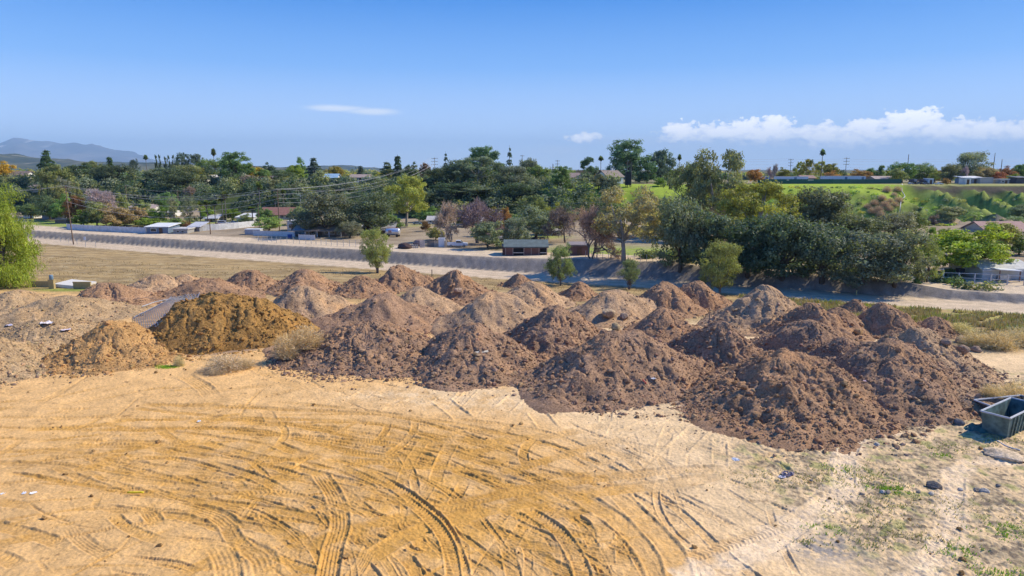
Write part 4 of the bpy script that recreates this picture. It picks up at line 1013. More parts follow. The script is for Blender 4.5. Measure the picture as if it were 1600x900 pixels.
 ('shrub', 665, 345, 13, r(361), 'rust', 'small rust coloured tree on bare ground left of the bare trees'),
 ('tree', 681, 352, 22, r(375), 'olive', 'small yellow olive tree on bare ground near the pickup'),
 ('eucalyptus', 635, 274, 62, r(354), 'yeuc', 'tall yellow green eucalyptus right of the two valley oaks'),
 ('oak', 510, 297, 76, r(368), 'oak', 'big dark oak over the long ranch house'),
 ('oak', 577, 299, 74, r(366), 'oak', 'big dark oak beside the silver tank trailer'),
 ('oak', 486, 328, 40, r(366), 'oak', 'smaller oak lobe at the left of the long ranch house'),
 ('oak', 547, 345, 34, r(372), 'grey', 'small low oak in front of the long ranch house'),
 ('shrub', 420, 339, 36, r(362), (.20, .26, .08), 'pale lime mop headed tree behind the white yard wall'),
 ('shrub', 446, 314, 22, 255, 'grey', 'grey green shrub at the slope foot right of the double pole'),
 # --- valley, left
 ('tree', 114, 305, 26, 232, 'rust', 'rust coloured tree right behind the leaning power pole'),
 ('tree', 98, 303, 30, 240, 'green', 'green tree left of the leaning power pole'),
 ('oak', 74, 305, 34, 245, 'dark', 'dark tree behind the pale barn roof on the left'),
 ('bare_tree', 155, 290, 52, 235, 'twig', 'pale grey bare tree right of the leaning power pole'),
 ('tree', 183, 300, 20, 240, 'olive', 'olive tree at the right of the pale grey bare tree'),
 ('tree', 131, 327, 26, r(354), 'lime', 'lime green low tree behind the white corrugated fence, beside the leaning pole'),
 ('tree', 152, 314, 32, r(354), 'olive', 'taller olive tree behind the white corrugated fence'),
 ('tree', 183, 318, 40, r(355), 'tanleaf', 'wide tan olive tree behind the middle of the white corrugated fence'),
 ('tree', 212, 322, 26, r(352), 'tanleaf', 'tan olive tree in front of the tan roof in the left valley'),
 ('tree', 247, 322, 24, r(351), 'lime', 'bright lime tree left of the twin pale poplars'),
 ('shrub', 234, 340, 34, r(354), 'lime', 'lime shrub row behind the blue shed'),
 ('poplar', 272, 308, 26, r(351), 'grey', 'left one of the twin pale poplars'),
 ('poplar', 297, 305, 28, r(352), 'grey', 'right one of the twin pale poplars, nearer the palms'),
 ('shrub', 276, 341, 26, r(356), 'green', 'green bush at the foot of the twin pale poplars'),
 ('shrub', 291, 344, 16, r(356), 'rust', 'rust bush at the foot of the right pale poplar'),
 ('shrub', 319, 347, 13, r(354), 'yellow', 'yellow shrub by the white fence below the palms'),
 ('fan_palm', 314, 315, 15, r(351), 'palm', 'first valley palm, nearest the twin pale poplars'),
 ('fan_palm', 325, 312, 16, r(350), 'palm', 'second valley palm from the twin poplars'),
 ('fan_palm', 337, 314, 15, r(350), 'palm', 'third valley palm from the twin poplars'),
 ('fan_palm', 349, 306, 15, r(348), 'palm', 'slender valley palm next to the tallest one'),
 ('fan_palm', 354, 299, 15, r(350), 'palm', 'tallest of the valley palms behind the white fence'),
 ('fan_palm', 395, 322, 22, r(349), 'palm', 'stout valley palm at the right end of the white fence'),
 ('fan_palm', 404, 283, 13, 262, 'palm', 'tall palm left of the double armed power pole'),
 ('fan_palm', 429, 305, 11, 262, 'palm', 'shorter palm just left of the double armed power pole'),
 ('fan_palm', 442, 294, 11, 268, 'palm', 'palm partly behind the double armed power pole'),
 ('cypress', 60, 288, 8, 262, 'olive', 'first narrow column tree on the left slope, nearest the weeping tree'),
 ('cypress', 69, 286, 8, 262, 'olive', 'second narrow column tree on the left slope'),
 ('cypress', 77, 287, 8, 262, 'olive', 'third narrow column tree on the left slope'),
 ('shrub', 90, 288, 22, 262, 'olive', 'rounded olive bush right of the narrow column trees'),
 ('shrub', 98, 276, 26, 296, 'grey', 'grey bush on the slope edge below the dark trees at left'),
 ('shrub', 117, 284, 14, 280, 'olive', 'small pale slope bush right above the leaning power pole'),
 ('shrub', 428, 280, 24, 296, 'grey', 'grey green bush below the red shed'),
 ('shrub', 459, 285, 20, 290, 'grey', 'pale round bush left of its twin below the deodar'),
 ('shrub', 473, 286, 22, 290, 'grey', 'pale round bush right of its twin below the deodar'),
 ('shrub', 522, 287, 18, 290, 'grey', 'pale bush on the slope left below the dark rounded oak'),
 ('shrub', 540, 285, 20, 290, 'grey', 'pale bush on the slope right below the dark rounded oak'),
 ('shrub', 388, 273, 22, 312, 'twig', 'greyish twiggy bush right of the low ranch house'),
 ('bare_tree', 296, 288, 22, 292, 'pinktwig', 'pinkish bare shrub on the dark slope below the ranch house'),
 # --- more valley growth
 ('tree', 46, 318, 30, 250, 'green', 'green tree right above the white cabin at the left'),
 ('tree', 60, 300, 26, 262, 'olive', 'olive tree on the slope foot behind the weeping tree'),
 ('tree', 166, 330, 30, r(353), 'green', 'short green tree between two tan olive trees by the corrugated fence'),
 ('shrub', 196, 338, 34, r(354), 'gold', 'golden green shrub behind the right half of the corrugated fence'),
 ('tree', 222, 312, 24, 250, 'olive', 'olive tree behind the white house with tan roof'),
 ('tree', 258, 300, 26, 258, 'green', 'green slope foot tree left behind the twin pale poplars'),
 ('tree', 322, 322, 22, 238, 'lime', 'lime tree glimpsed between the valley palms'),
 ('tree', 362, 326, 26, 240, 'lime', 'lime tree right behind the tallest valley palm'),
 ('shrub', 383, 333, 20, 225, 'olive', 'olive bush behind the open hangar'),
 ('tree', 412, 322, 24, 225, 'green', 'green tree left of the long red tiled house'),
 ('tree', 468, 322, 26, 222, 'olive', 'olive tree at the right end of the long red tiled house'),
 ('tree', 536, 318, 40, 210, 'oak', 'oak filling the gap between the two big valley oaks'),
 ('tree', 608, 330, 30, 195, 'green', 'green tree behind the silver tank trailer'),
 ('tree', 668, 322, 30, 235, 'green', 'green tree at the shaded slope foot right of the tall yellow green eucalyptus'),
 ('tree', 725, 330, 34, 215, 'olive', 'olive tree between the two purple bare trees'),
 ('tree', 815, 330, 30, 215, 'green', 'green tree behind the white camper and the crooked grey tree'),
 ('tree', 884, 330, 30, 215, 'yeuc', 'yellow green tree in the gap behind the purple grey bare tree'),
 ('tree', 1030, 330, 40, 200, 'yeuc', 'yellow green tree between the olive tan eucalyptus and the oak grove'),
 ('shrub', 1010, 356, 26, 190, 'lime', 'lime bush on the lawn right of the olive tan eucalyptus'),
 ('tree', 1428, 330, 30, 190, 'olive', 'olive tree rising at the right rear of the grove'),
 # --- right, below the hillside
 ('tree', 1512, 349, 100, r(426), (.20, .24, .03), 'broad green tree with yellow upper leaves beside the pale mobile home'),
 ('tree', 1556, 346, 54, r(398), (.22, .21, .05), 'tree with gold tinged top in front of the tiled roof'),
 ('poplar', 1453, 354, 26, r(393), 'lime', 'lime green tree left of its twin behind the white gate'),
 ('poplar', 1474, 356, 28, r(393), 'lime', 'lime green tree right of its twin, touching the broad yellow green tree'),
 ('tree', 1592, 361, 36, r(398), 'green', 'green tree at the right edge below the tiled roof'),
 ('feather_palm', 1525, 318, 34, 205, (.17, .24, .07), 'feathery palm in front of the hillside spurs'),
 ('feather_palm', 1588, 328, 36, 205, (.18, .24, .13), 'feathery palm above the tiled roof at the right'),
 ('shrub', 1490, 322, 40, 225, 'grey', 'grey green scrub between two hillside spurs'),
 ('shrub', 1460, 334, 14, 222, 'purple', 'dark purple grey bush on the lower hillside'),
 ('shrub', 1598, 318, 30, 228, 'grey', 'grey green scrub at the right edge of the hillside'),
 ('shrub', 1181, 318, 26, 190, 'lime', 'lime sprig showing between the huge eucalyptus and the grove'),
]
for s_ in TREES: plant(*s_)
# straw coloured round tufts on the hillside next to the drain pipe
tg2 = np.random.default_rng(5)
for k, (px, row) in enumerate([(1386, 296), (1402, 295), (1397, 303), (1378, 308), (1391, 312), (1404, 312), (1366, 316), (1383, 319), (1398, 319), (1373, 326), (1389, 326), (1362, 330), (1376, 334), (1355, 322)]):
    x, y, z, t = P(px, row + 4); w = tg2.uniform(11, 17) * t / F
    o = link('straw_tuft', STRAW[k % 2], None, (x, y, z - .1), tg2.uniform(0, 6), (w, w, w * .8), (.62, .44, .28))
    tag(o, 'rounded straw coloured tuft on the hillside beside the white drain pipe', 'tuft', 'straw tufts beside the drain pipe')
def dry(px, foot, w, hpx, col, label, name='dry_bush', k=0, rz=0.):
    x, y, z, t = PS(px, foot); W_ = w * t / F; h = hpx * t / F / math.cos(.3)
    o = link(name, STRAW[k % 2], None, (x, y, z - .05), rz, (W_, W_ * .8, h), tuple(min(.9, v * 1.5) for v in col)); return tag(o, label, 'bush', 'dry straw coloured bushes')
dry(448, 560, 44, 48, (.50, .37, .20), 'left half of the straw coloured bush pair against the yellow brown pile')
dry(480, 545, 60, 44, (.48, .35, .19), 'taller straw coloured bush between the yellow brown and the rubbly pile', k=1)
dry(352, 578, 66, 30, (.46, .35, .22), 'low grey straw bush in front of the yellow brown pile')
dry(383, 574, 34, 18, (.46, .35, .2), 'small straw tuft right of the low grey straw bush', k=1)
dry(338, 585, 34, 14, (.42, .32, .2), 'flattest straw tuft at the tyre ruts in front of the yellow brown pile', k=1)
dry(280, 572, 18, 22, (.46, .38, .2), 'thin straw tuft next to the bright green weed')
dry(1585, 628, 70, 40, (.55, .41, .2), 'thick straw grass clump right behind the green metal skip')
dry(1548, 622, 36, 26, (.53, .40, .2), 'smaller straw clump at the slumped dirt end behind the skip', k=1)
dry(1560, 545, 60, 36, (.50, .38, .19), 'brownish straw bush right of the scattered boulders')
dry(1524, 540, 50, 30, (.52, .41, .21), 'pale straw bush just above the scattered boulders', k=1)
dry(1595, 540, 60, 36, (.52, .41, .22), 'straw bush at the right picture edge before the road', k=1)
dry(1500, 518, 46, 18, (.50, .42, .17), 'low yellow green straw tuft behind the small lone pile')
# uncountable growth
def grass(name, label, pts, hts, cols, seed, wid=.035):
    g = np.random.default_rng(seed); n = len(pts)
    d = g.normal(0, .35, (n, 3)); d[:, 2] = 1; d /= np.linalg.norm(d, axis=1)[:, None]; a = g.uniform(0, 6.28, n)
    b = np.stack([np.cos(a), np.sin(a), 0 * a], 1); w = (np.asarray(hts) * .10 + wid)[:, None]; h = np.asarray(hts)[:, None]
    V = np.stack([pts - b * w, pts + b * w, pts + d * h * .6 + b * w * .7, pts + d * h], 1).reshape(-1, 3)
    o = link(name, mesh_np(name, V, [np.arange(4 * n).reshape(-1, 4)], M_DRY, np.repeat(np.asarray(cols), 4, 0)), color=(1, 1, 1)); return tag(o, label, 'grass', kind='stuff')
g = np.random.default_rng(77)
# weeds on the right of the lot
wp = []; wc = []
for px, row, rx, ry, n, c in [(1330, 745, 3.2, 1.6, 900, 0), (1235, 752, 2.6, 1.4, 500, 1), (1390, 765, 1.2, .6, 500, 2), (1365, 792, 2.2, .8, 400, 0), (1290, 828, .9, .5, 300, 2), (1265, 850, 1.2, .5, 160, 0), (1420, 840, 2.6, 1.2, 600, 1), (1580, 830, 1.6, .9, 700, 2), (1500, 862, 1.2, .6, 300, 2), (1565, 895, 1.5, .8, 300, 2),
                          (1470, 700, 2.0, 1.0, 400, 0), (1310, 733, .8, .5, 160, 2), (1470, 712, .6, .4, 200, 2), (1350, 820, 2.6, 1.2, 400, 1), (1180, 745, 3, 1.6, 250, 1), (1540, 800, 3, 2.2, 500, 1), (1440, 780, 3, 2.2, 500, 1), (1560, 690, 1.6, 1, 500, 0), (1360, 850, 1.2, .8, 150, 0), (262, 574, .9, .5, 900, 2)]:
    x, y, z, t = P(px, row); q = g.normal(0, .55, (n, 2)) * (rx, ry); k = fbm((x + q[:, 0]) * 1.2, (y + q[:, 1]) * 1.2, 3, 88) > -.12
    if px < 300: k[:] = True
    q = q[k]; wp.append(np.stack([x + q[:, 0], y + q[:, 1], site_z(x + q[:, 0], y + q[:, 1])], 1))
    base = [(.38, .38, .13), (.46, .41, .18), (.30, .48, .045)][c]; wc.append(np.array(base) * g.uniform(.7, 1.3, (len(q), 1)))
wp = np.concatenate(wp); wc = np.concatenate(wc)
grass('weeds', 'patchy green weeds sprouting on the right side of the sandy lot', wp, g.uniform(.05, .18, len(wp)), wc, 1, .02)
# dry standing grass strip behind the piles at right, and thin stubble on the field
n = 42000; x = g.uniform(36, 92, n); dd = g.uniform(-36, -11.5, n); y = toeY(x) + dd
dens = fbm(x * .22, y * .4, 3, 89); k = (dens > -.05) & (site_z(x, y) < terrain(x, y) + .1); x, y, dens = x[k], y[k], dens[k]
gc = lerp(np.array((.46, .36, .17)), np.array((.33, .38, .07)), sstep(.15, .4, dens + .15 * g.normal(size=len(x)))[:, None]) * g.uniform(.75, 1.25, (len(x), 1))
grass('dry_grass', 'pale yellow green grass strip between the dirt piles and the road', np.stack([x, y, terrain(x, y) - .02], 1), g.uniform(.25, .85, len(x)), gc, 2)
n = 30000; x = g.uniform(-150, 30, n); dd = g.uniform(-60, -10.8, n); y = toeY(x) + dd
dens = fbm(x * .12, y * .3, 3, 90); k = (dens > .02) & (site_z(x, y) < terrain(x, y) + .1); x, y = x[k], y[k]
gc = np.array((.40, .30, .15)) * g.uniform(.6, 1.25, (len(x), 1))
grass('stubble', 'sparse dry stubble on the brown field left of the road', np.stack([x, y, terrain(x, y) - .02], 1), g.uniform(.08, .3, len(x)), gc, 3)
# brush covering the slope, and the far woods
def brush(name, label, xs, ys, rs, hs, cols, per, seed, leaf):
    g = np.random.default_rng(seed); n = len(xs); z = terrain(xs, ys); tot = int(per.sum()); k = np.repeat(np.arange(n), per)
    d = unit(g, tot); d[:, 2] = np.abs(d[:, 2]); Cn = np.stack([xs[k], ys[k], z[k]], 1) + d * np.stack([rs[k], rs[k], hs[k]], 1) * g.uniform(.7, 1.08, (tot, 1))
    N_ = d + .55 * g.normal(size=(tot, 3)); N_[:, 2] += .2
    V, Q = quads(Cn, N_, leaf * g.uniform(.6, 1.4, tot), .6, g)
    o = link(name, mesh_np(name, V, [Q], M_LEAF, np.repeat(cols[k], 4, 0) * leafcol(g, tot, .3) * 1.7), color=(1, 1, 1)); return tag(o, label, 'brush', kind='stuff')
n = 520; x = g.uniform(-300, 40, n); q = g.uniform(.05, 1.0, n); y = bluffY(x) + q * bluffW(x)
rs = g.uniform(2.0, 4.4, n); cs = np.array([COLR[k] for k in ('dark', 'dark', 'oak', 'olive', 'dark', 'grey')])[g.integers(0, 6, n)] * g.uniform(.7, 1.15, (n, 1))
brush('hillside_brush', 'dense dark brush covering the slope between valley and plateau', x, y, rs, rs * g.uniform(.8, 1.5, n), cs, np.full(n, 170), 4, .42)
n = 330; x = g.uniform(84, 190, n); q = g.uniform(-.15, .8, n); y = bluffY(x) + q * bluffW(x)
rs = g.uniform(.35, 1.5, n); cs = np.array([COLR[k] for k in ('green', 'lime', 'grey', 'olive', 'gold')])[g.integers(0, 5, n)] * 1.2 * g.uniform(.7, 1.1, (n, 1))
brush('hillside_scrub', 'low green scrub dotted over the open hillside at the right', x, y, rs, rs * .6, cs, np.full(n, 70), 5, .22)
n = 900; y = g.uniform(345, 700, n) ; x = g.uniform(-.85, .85, n) * y
rs = g.uniform(2.5, 5, n) * (y / 400) ** .4; cs = np.array([COLR[k] for k in ('dark', 'green', 'oak', 'olive', 'gold', 'grey', 'dark', 'blue')])[g.integers(0, 8, n)] * g.uniform(.7, 1.1, (n, 1))
k = ~((x > 40) & (y < 420) & (g.uniform(size=n) < .6)); x, y, rs, cs = x[k], y[k], rs[k], cs[k]
brush('far_woods', 'distant belt of mixed trees beyond the plateau houses', x, y, rs, rs * g.uniform(.9, 1.5, len(x)) * np.where(x > 40, .62, 1), cs, np.full(len(x), 110), 6, .75)
# undergrowth below the oak grove
n = 150; px_ = g.uniform(1015, 1440, n); bx = (px_ - 800) / F * 128; by = toeY(bx) + 1.45 * bankH(bx) + g.uniform(1.5, 16, n)
rs = g.uniform(.6, 1.6, n); cs = np.array([COLR[k] for k in ('dark', 'oak', 'green', 'olive')])[g.integers(0, 4, n)] * .9
brush('undergrowth', 'shaded undergrowth at the feet of the oak grove', bx, by, rs, rs, cs, np.full(n, 90), 8, .25)
# ================================================================== buildings
def house(px, base, wpx, hpx, label, wall, roof, D=8.0, kind='gable', yaw=0.0, rise=.22, over=.5, win=3, door=True, name='house', cat='house', chimney=False, wallc=None, porch=False, trim=None):
    """long side faces the viewer; wpx,hpx: picture width and eaves height"""
    x, y, z, t = at(px, base[1] if isinstance(base, tuple) else 280, base)
    Lx = wpx * t / F; hw = hpx * t / F
    o = thing(name, label, cat, (x, y, z), yaw)
    wm = paint('wall_%s' % str(wall), wall, .8, var=.1, scale=.6); rm = paint('roof_%s' % str(roof), roof, .8, var=.2, scale=1.2)
    MB().box((0, D / 2, hw / 2 - .15), (Lx, D, hw + .3)).build('wall', wm, o)
    rz = rise * D * .5 if kind != 'flat' else .18; m = MB()
    if kind == 'gable':
        p = [(-D / 2 - over, -.05 * D), (0, rz), (D / 2 + over, -.05 * D), (D / 2 + over, -.05 * D + .22), (0, rz + .22), (-D / 2 - over, -.05 * D + .22)]
        v = []
        for xx in (-Lx / 2 - over, Lx / 2 + over): v += [(xx, D / 2 + a, hw + .1 + b) for a, b in p]
        n = 6; f = [tuple(range(n))[::-1], tuple(range(n, 2 * n))] + [(i, (i + 1) % n, (i + 1) % n + n, i + n) for i in range(n)]
        m.add(v, f)
        for a0, a1 in ((-Lx / 2, -Lx / 2 + .12), (Lx / 2 - .12, Lx / 2)):
            MB().add([(a0, D * .02, hw - .1), (a0, D * .98, hw - .1), (a0, D / 2, hw + rz), (a1, D * .02, hw - .1), (a1, D * .98, hw - .1), (a1, D / 2, hw + rz)], [(0, 2, 1), (3, 4, 5), (0, 1, 4, 3), (1, 2, 5, 4), (2, 0, 3, 5)]).build('gable', wm, o)
    elif kind == 'shed':
        m.add([(-Lx / 2 - over, -over, hw), (Lx / 2 + over, -over, hw), (Lx / 2 + over, D + over, hw + rz), (-Lx / 2 - over, D + over, hw + rz), (-Lx / 2 - over, -over, hw + .18), (Lx / 2 + over, -over, hw + .18), (Lx / 2 + over, D + over, hw + rz + .18), (-Lx / 2 - over, D + over, hw + rz + .18)],
              [(3, 2, 1, 0), (4, 5, 6, 7), (0, 1, 5, 4), (1, 2, 6, 5), (2, 3, 7, 6), (3, 0, 4, 7)])
    else:
        m.box((0, D / 2, hw + .22), (Lx + 2 * over, D + 2 * over, .3))
    rf = m.build('roof', rm, o)
    if chimney: MB().box((Lx * .2, D * .55, hw + rz + .5), (.8, .8, 1.5)).build('chimney', wm, rf)
    tm = paint('trim_white', (.7, .7, .68), .6)
    slots = np.linspace(-.5, .5, win + 2 + (1 if door else 0))[1:-1] * Lx
    for i, sx in enumerate(slots):
        if door and i == len(slots) // 2:
            MB().box((sx, -.04, min(2.1, hw * .85) / 2), (1.0, .08, min(2.1, hw * .85))).build('door', paint('door_brown', (.10, .06, .04), .6), o); continue
        wz = hw * .56; ww = min(1.5, Lx / (win + 1) * .5); wh = min(1.2, hw * .42)
        fr = MB().box((sx, -.03, wz), (ww + .16, .07, wh + .16)).build('window', tm, o)
        MB().box((sx, -.07, wz), (ww, .03, wh)).build('pane', M_GLASS, fr)
    if porch:
        MB().box((0, -1.4, hw - .1), (Lx * .98, 2.8, .14)).build('porch_roof', rm, o)
        for k in range(5): MB().box((-Lx * .46 + k * Lx * .23, -2.6, (hw - .2) / 2), (.14, .14, hw - .2)).build('post', tm, o)
    return o
CREAM, WHITE, GREY, BROWN, REDW = (.52, .46, .36), (.66, .65, .62), (.30, .30, .30), (.19, .14, .10), (.30, .07, .055)
house(24, 328, 30, 12, 'pale two storey house with brown roof at the left edge of the plateau', WHITE, (.20, .15, .12), D=9, rise=.35, win=4)
house(52, 310, 14, 9, 'small cream house wall showing between trees below the tall conifer', CREAM, (.22, .17, .13), D=6, win=1, door=False)
house(341, 330, 54, 8, 'long low ranch house with pale flat roof on the plateau edge', (.30, .22, .17), (.62, .56, .46), D=10, rise=.12, win=5, chimney=True)
house(316, 322, 9, 7.5, 'white boxy garage at the left end of the low ranch house', WHITE, (.6, .6, .58), D=6, kind='flat', win=1, door=False, name='garage', cat='garage')
house(105, 312, 10, 6, 'tiny pinkish house peeking through trees left of the pointed pine', CREAM, (.40, .20, .13), D=6, win=1, door=False)
house(411, 322, 16, 7.5, 'plain red shed on the plateau edge', REDW, (.30, .10, .08), D=5, kind='flat', win=0, door=True, name='shed', cat='shed', over=.1)
house(425, 332, 26, 6, 'house with low grey roof behind the red shed', CREAM, (.24, .21, .19), D=8, win=2)
house(516, 322, 20, 7, 'house with pale blue roof beside the bright yellow tree', WHITE, (.26, .40, .52), D=8, rise=.4, win=2)
house(560, 322, 30, 8, 'white bungalow with brownish roof on the plateau', WHITE, (.34, .26, .22), D=9, win=3)
house(576, 316, 16, 7, 'blue grey shed right of the white bungalow', (.22, .30, .36), (.58, .57, .55), D=6, kind='flat', win=1, door=False, name='shed', cat='shed')
house(904, 290, 34, 8, 'brown roofed terrace house with dark porch behind the red shrub', (.20, .15, .12), (.27, .20, .165), D=10, rise=.4, win=3, porch=True)
house(962, 288, 30, 11, 'white gabled house left of the dark tower on the terrace', WHITE, (.24, .19, .16), D=9, rise=.5, win=2, chimney=True, yaw=.5)
house(845, 330, 8, 8, 'small white hut at the left end of the terrace lawn', WHITE, (.6, .6, .6), D=5, kind='flat', win=1, door=False, name='hut', cat='hut')
house(776, 285, 10, 6, 'tiny grey roofed hut above the grass slope in the grove', GREY, (.42, .42, .44), D=5, kind='shed', win=1, door=False, name='hut', cat='hut')
house(1058, 318, 10, 9, 'dark barn partly behind the large eucalyptus', (.045, .04, .045), (.10, .09, .09), D=7, win=0, door=False, name='barn', cat='barn')
# plateau trailers
def trailer(px, Y, wpx, hpx, label):
    x, y, z, t = at(px, 278, Y); L_ = wpx * t / F; h = hpx * t / F
    o = thing('box_trailer', label, 'trailer', (x, y, z))
    MB().box((0, 1.3, .9 + h / 2), (L_, 2.6, h)).build('body', paint('trailer_body', (.50, .60, .68), .5, var=.06), o)
    MB().box((0, 1.3, .9 + h + .07), (L_ + .1, 2.7, .14)).build('roof', paint('trailer_roof', (.62, .56, .50), .6), o)
    MB().box((L_ * .1, -.04, .9 + h * .45), (1.1, .06, h * .85)).build('door', paint('trailer_door', (.12, .2, .3), .5), o)
    for k in (-.38, -.3, .3, .38):
        w_ = MB().tube([(L_ * k, .1, .5), (L_ * k, .4, .5)], .5, 12).build('wheel', M_TYRE, o)
    MB().box((0, 1.3, .85), (L_ * .96, 2.2, .16)).build('chassis', paint('chassis', (.05, .05, .05), .7), o)
trailer(1238, 298, 50, 6.5, 'long pale blue box trailer behind the green fence, left one of the long pair')
trailer(1316, 298, 60, 8, 'longest pale blue box trailer, right of the tall palm')
trailer(1197, 300, 11, 7, 'short pale box trailer under the slim bare trees')
trailer(1347, 302, 12, 7, 'short pale blue trailer at the right end of the longest one')
house(1264, 318, 20, 7, 'brown roofed house between the two long trailers', CREAM, (.30, .19, .15), D=8, win=1, door=False)
house(1385, 318, 34, 6, 'low pale house behind the right end of the green fence', CREAM, (.38, .30, .26), D=8, win=3)
house(1250, 286, 40, 5, 'open low shelter with pale roof against the green fence', (.10, .085, .08), (.60, .54, .50), D=4, kind='flat', win=0, door=False, name='shelter', cat='shelter', over=.3)
house(1524, 288, 30, 8, 'shed with white sloping roof in the right plateau yard', (.28, .30, .34), (.62, .62, .62), D=7, kind='shed', win=2, name='shed', cat='shed')
house(1513, 280, 9, 9, 'white upright box container beside the white roofed shed', WHITE, (.65, .65, .63), D=4, kind='flat', win=0, door=True, name='container', cat='container', over=.02)
house(1455, 286, 8, 8, 'pale blue box container in the plateau junk yard', (.45, .54, .62), (.55, .58, .6), D=4, kind='flat', win=0, door=True, name='container', cat='container', over=.02)
house(1570, 284, 15, 6, 'small grey hut with white roof near the right plateau end', GREY, (.55, .55, .55), D=4, kind='flat', win=1, name='hut', cat='hut', over=.2)
house(1542, 286, 20, 8, 'pale grey fenced pen beside the white roofed shed', (.42, .40, .37), (.45, .43, .40), D=4, kind='flat', win=0, door=False, name='pen', cat='pen', over=.05)
house(1597, 284, 16, 9, 'dark slope roofed shelter at the right edge of the plateau', (.08, .08, .09), (.14, .15, .17), D=5, kind='shed', win=0, door=False, name='shelter', cat='shelter')
# valley buildings
house(156, r(336), 22, 7, 'grey roofed house behind the tall olive tree of the left valley', CREAM, (.34, .32, .31), D=8, rise=.35, win=2)
house(262, r(338), 22, 6, 'pale house left behind the twin pale poplars', WHITE, (.38, .35, .33), D=7, rise=.35, win=3)
house(680, r(350), 24, 6, 'low pale house at the far side of the bare yard', CREAM, (.44, .42, .40), D=7, rise=.25, win=3)
house(738, r(352), 30, 6, 'long white shed glimpsed behind the purple bare trees', WHITE, (.52, .51, .50), D=6, kind='shed', win=3, name='shed', cat='shed')
house(866, r(368), 22, 6, 'low white building behind the stable among trees', WHITE, (.50, .48, .46), D=6, kind='flat', win=2)
house(84, r(343), 36, 10, 'barn with pale blue metal roof in the left valley', (.28, .27, .27), (.52, .56, .62), D=12, kind='gable', rise=.35, win=0, door=True, name='barn', cat='barn')
house(45, r(341), 16, 8, 'white cabin half hidden behind the weeping tree', WHITE, (.55, .57, .6), D=5, kind='flat', win=3, door=False, name='cabin', cat='cabin')
house(95, r(349), 18, 5, 'rusty brown open shed in front of the pale roofed barn', (.20, .15, .11), (.30, .24, .18), D=4, kind='flat', win=0, door=False, name='shed', cat='shed', over=.2)
house(119, r(340), 22, 6, 'grey wooden shed behind the leaning power pole', (.32, .31, .30), (.40, .38, .36), D=5, kind='flat', win=0, door=False, name='shed', cat='shed', over=.1)
house(229, r(334), 22, 7, 'white house with tan roof in front of the dark slope', WHITE, (.45, .33, .26), D=8, rise=.4, win=2)
house(195, r(331), 20, 7, 'low house with pinkish tan roof left of the white house', CREAM, (.42, .34, .29), D=8, win=2, door=False)
house(204, r(341), 12, 4, 'white roofed lean-to in front of the pinkish tan roof', CREAM, (.62, .61, .58), D=3, kind='flat', win=0, door=False, name='shed', cat='shed')
house(246, r(365), 34, 10, 'blue animal shed with white roof by the access road', (.14, .19, .26), (.66, .66, .64), D=7, kind='shed', rise=.15, win=1, name='shed', cat='shed', over=.4)
house(282, r(365), 22, 6, 'pale open pen with flat roof next to the blue animal shed', (.32, .31, .29), (.52, .50, .47), D=5, kind='flat', win=2, door=False, name='pen', cat='pen', over=.3)
house(304, r(362), 16, 7, 'grey lean-to shed at the right end of the animal pens', (.24, .24, .25), (.48, .48, .5), D=5, kind='shed', rise=.4, win=0, name='shed', cat='shed')
house(383, r(348), 26, 8, 'white open hangar with pale roof behind the fan palms', (.56, .56, .55), (.60, .60, .58), D=8, kind='shed', rise=.2, win=2, name='hangar', cat='hangar')
house(330, r(347), 20, 6, 'grey roofed house behind the palms left of the hangar', CREAM, (.48, .48, .50), D=7, win=2)
house(432, r(343), 52, 8, 'long house with red tile roof at the slope foot', CREAM, (.26, .125, .09), D=10, rise=.4, win=4)
house(458, r(361), 18, 14, 'white upper storied annex behind the yard wall', WHITE, (.55, .52, .48), D=6, kind='flat', win=2, name='annex', cat='annex', over=.1)
house(500, r(369), 80, 10, 'long brown ranch house with porch under the big oaks', (.24, .17, .125), (.36, .29, .24), D=9, rise=.18, win=6, porch=True)
house(597, r(366), 34, 9, 'barn with ribbed dark grey roof beside the silver tank trailer', (.10, .09, .09), (.30, .29, .30), D=14, kind='gable', rise=.28, win=0, name='barn', cat='barn')
house(575, r(361), 22, 6, 'low house with white roof between the oak trunks', CREAM, (.6, .6, .58), D=6, kind='flat', win=2)
st = house(822, r(399), 66, 13.5, 'red brown horse stable with weathered green roof', (.17, .085, .07), (.115, .145, .14), D=6, kind='gable', rise=.30, win=0, door=False, name='stable', cat='stable', over=.3)
x, y, z, t = P(822, 399); u = t / F
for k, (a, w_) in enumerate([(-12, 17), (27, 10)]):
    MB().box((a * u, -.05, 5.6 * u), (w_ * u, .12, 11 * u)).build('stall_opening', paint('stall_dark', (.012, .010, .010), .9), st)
    MB().box((a * u, -.14, 4.2 * u), (w_ * u, .06, .14)).build('stall_gate', M_METAL, st)
for a in (-32, -20.6, -3.4, 8, 20, 32): MB().box((a * u, -.1, 6 * u), (.16, .1, 12 * u)).build('post', paint('post_pale', (.32, .24, .2), .8), st)
house(795, r(399), 20, 12, 'red brown plank shed joined to the left of the stable', (.16, .075, .06), (.20, .15, .13), D=4, kind='flat', win=0, door=True, name='shed', cat='shed', over=.1)
house(905, r(399), 28, 14, 'maroon barn behind the second young tree', (.15, .085, .08), (.24, .20, .19), D=6, kind='flat', win=0, name='barn', cat='barn', over=.2)
mh = house(1576, r(437), 84, 17, 'pale mobile home with arched end cut by the right edge', (.46, .46, .43), (.50, .485, .45), D=9, kind='gable', rise=.16, over=.15, win=0, door=False, name='mobile_home', cat='mobile home')
x, y, z, t = P(1576, 437); u = t / F
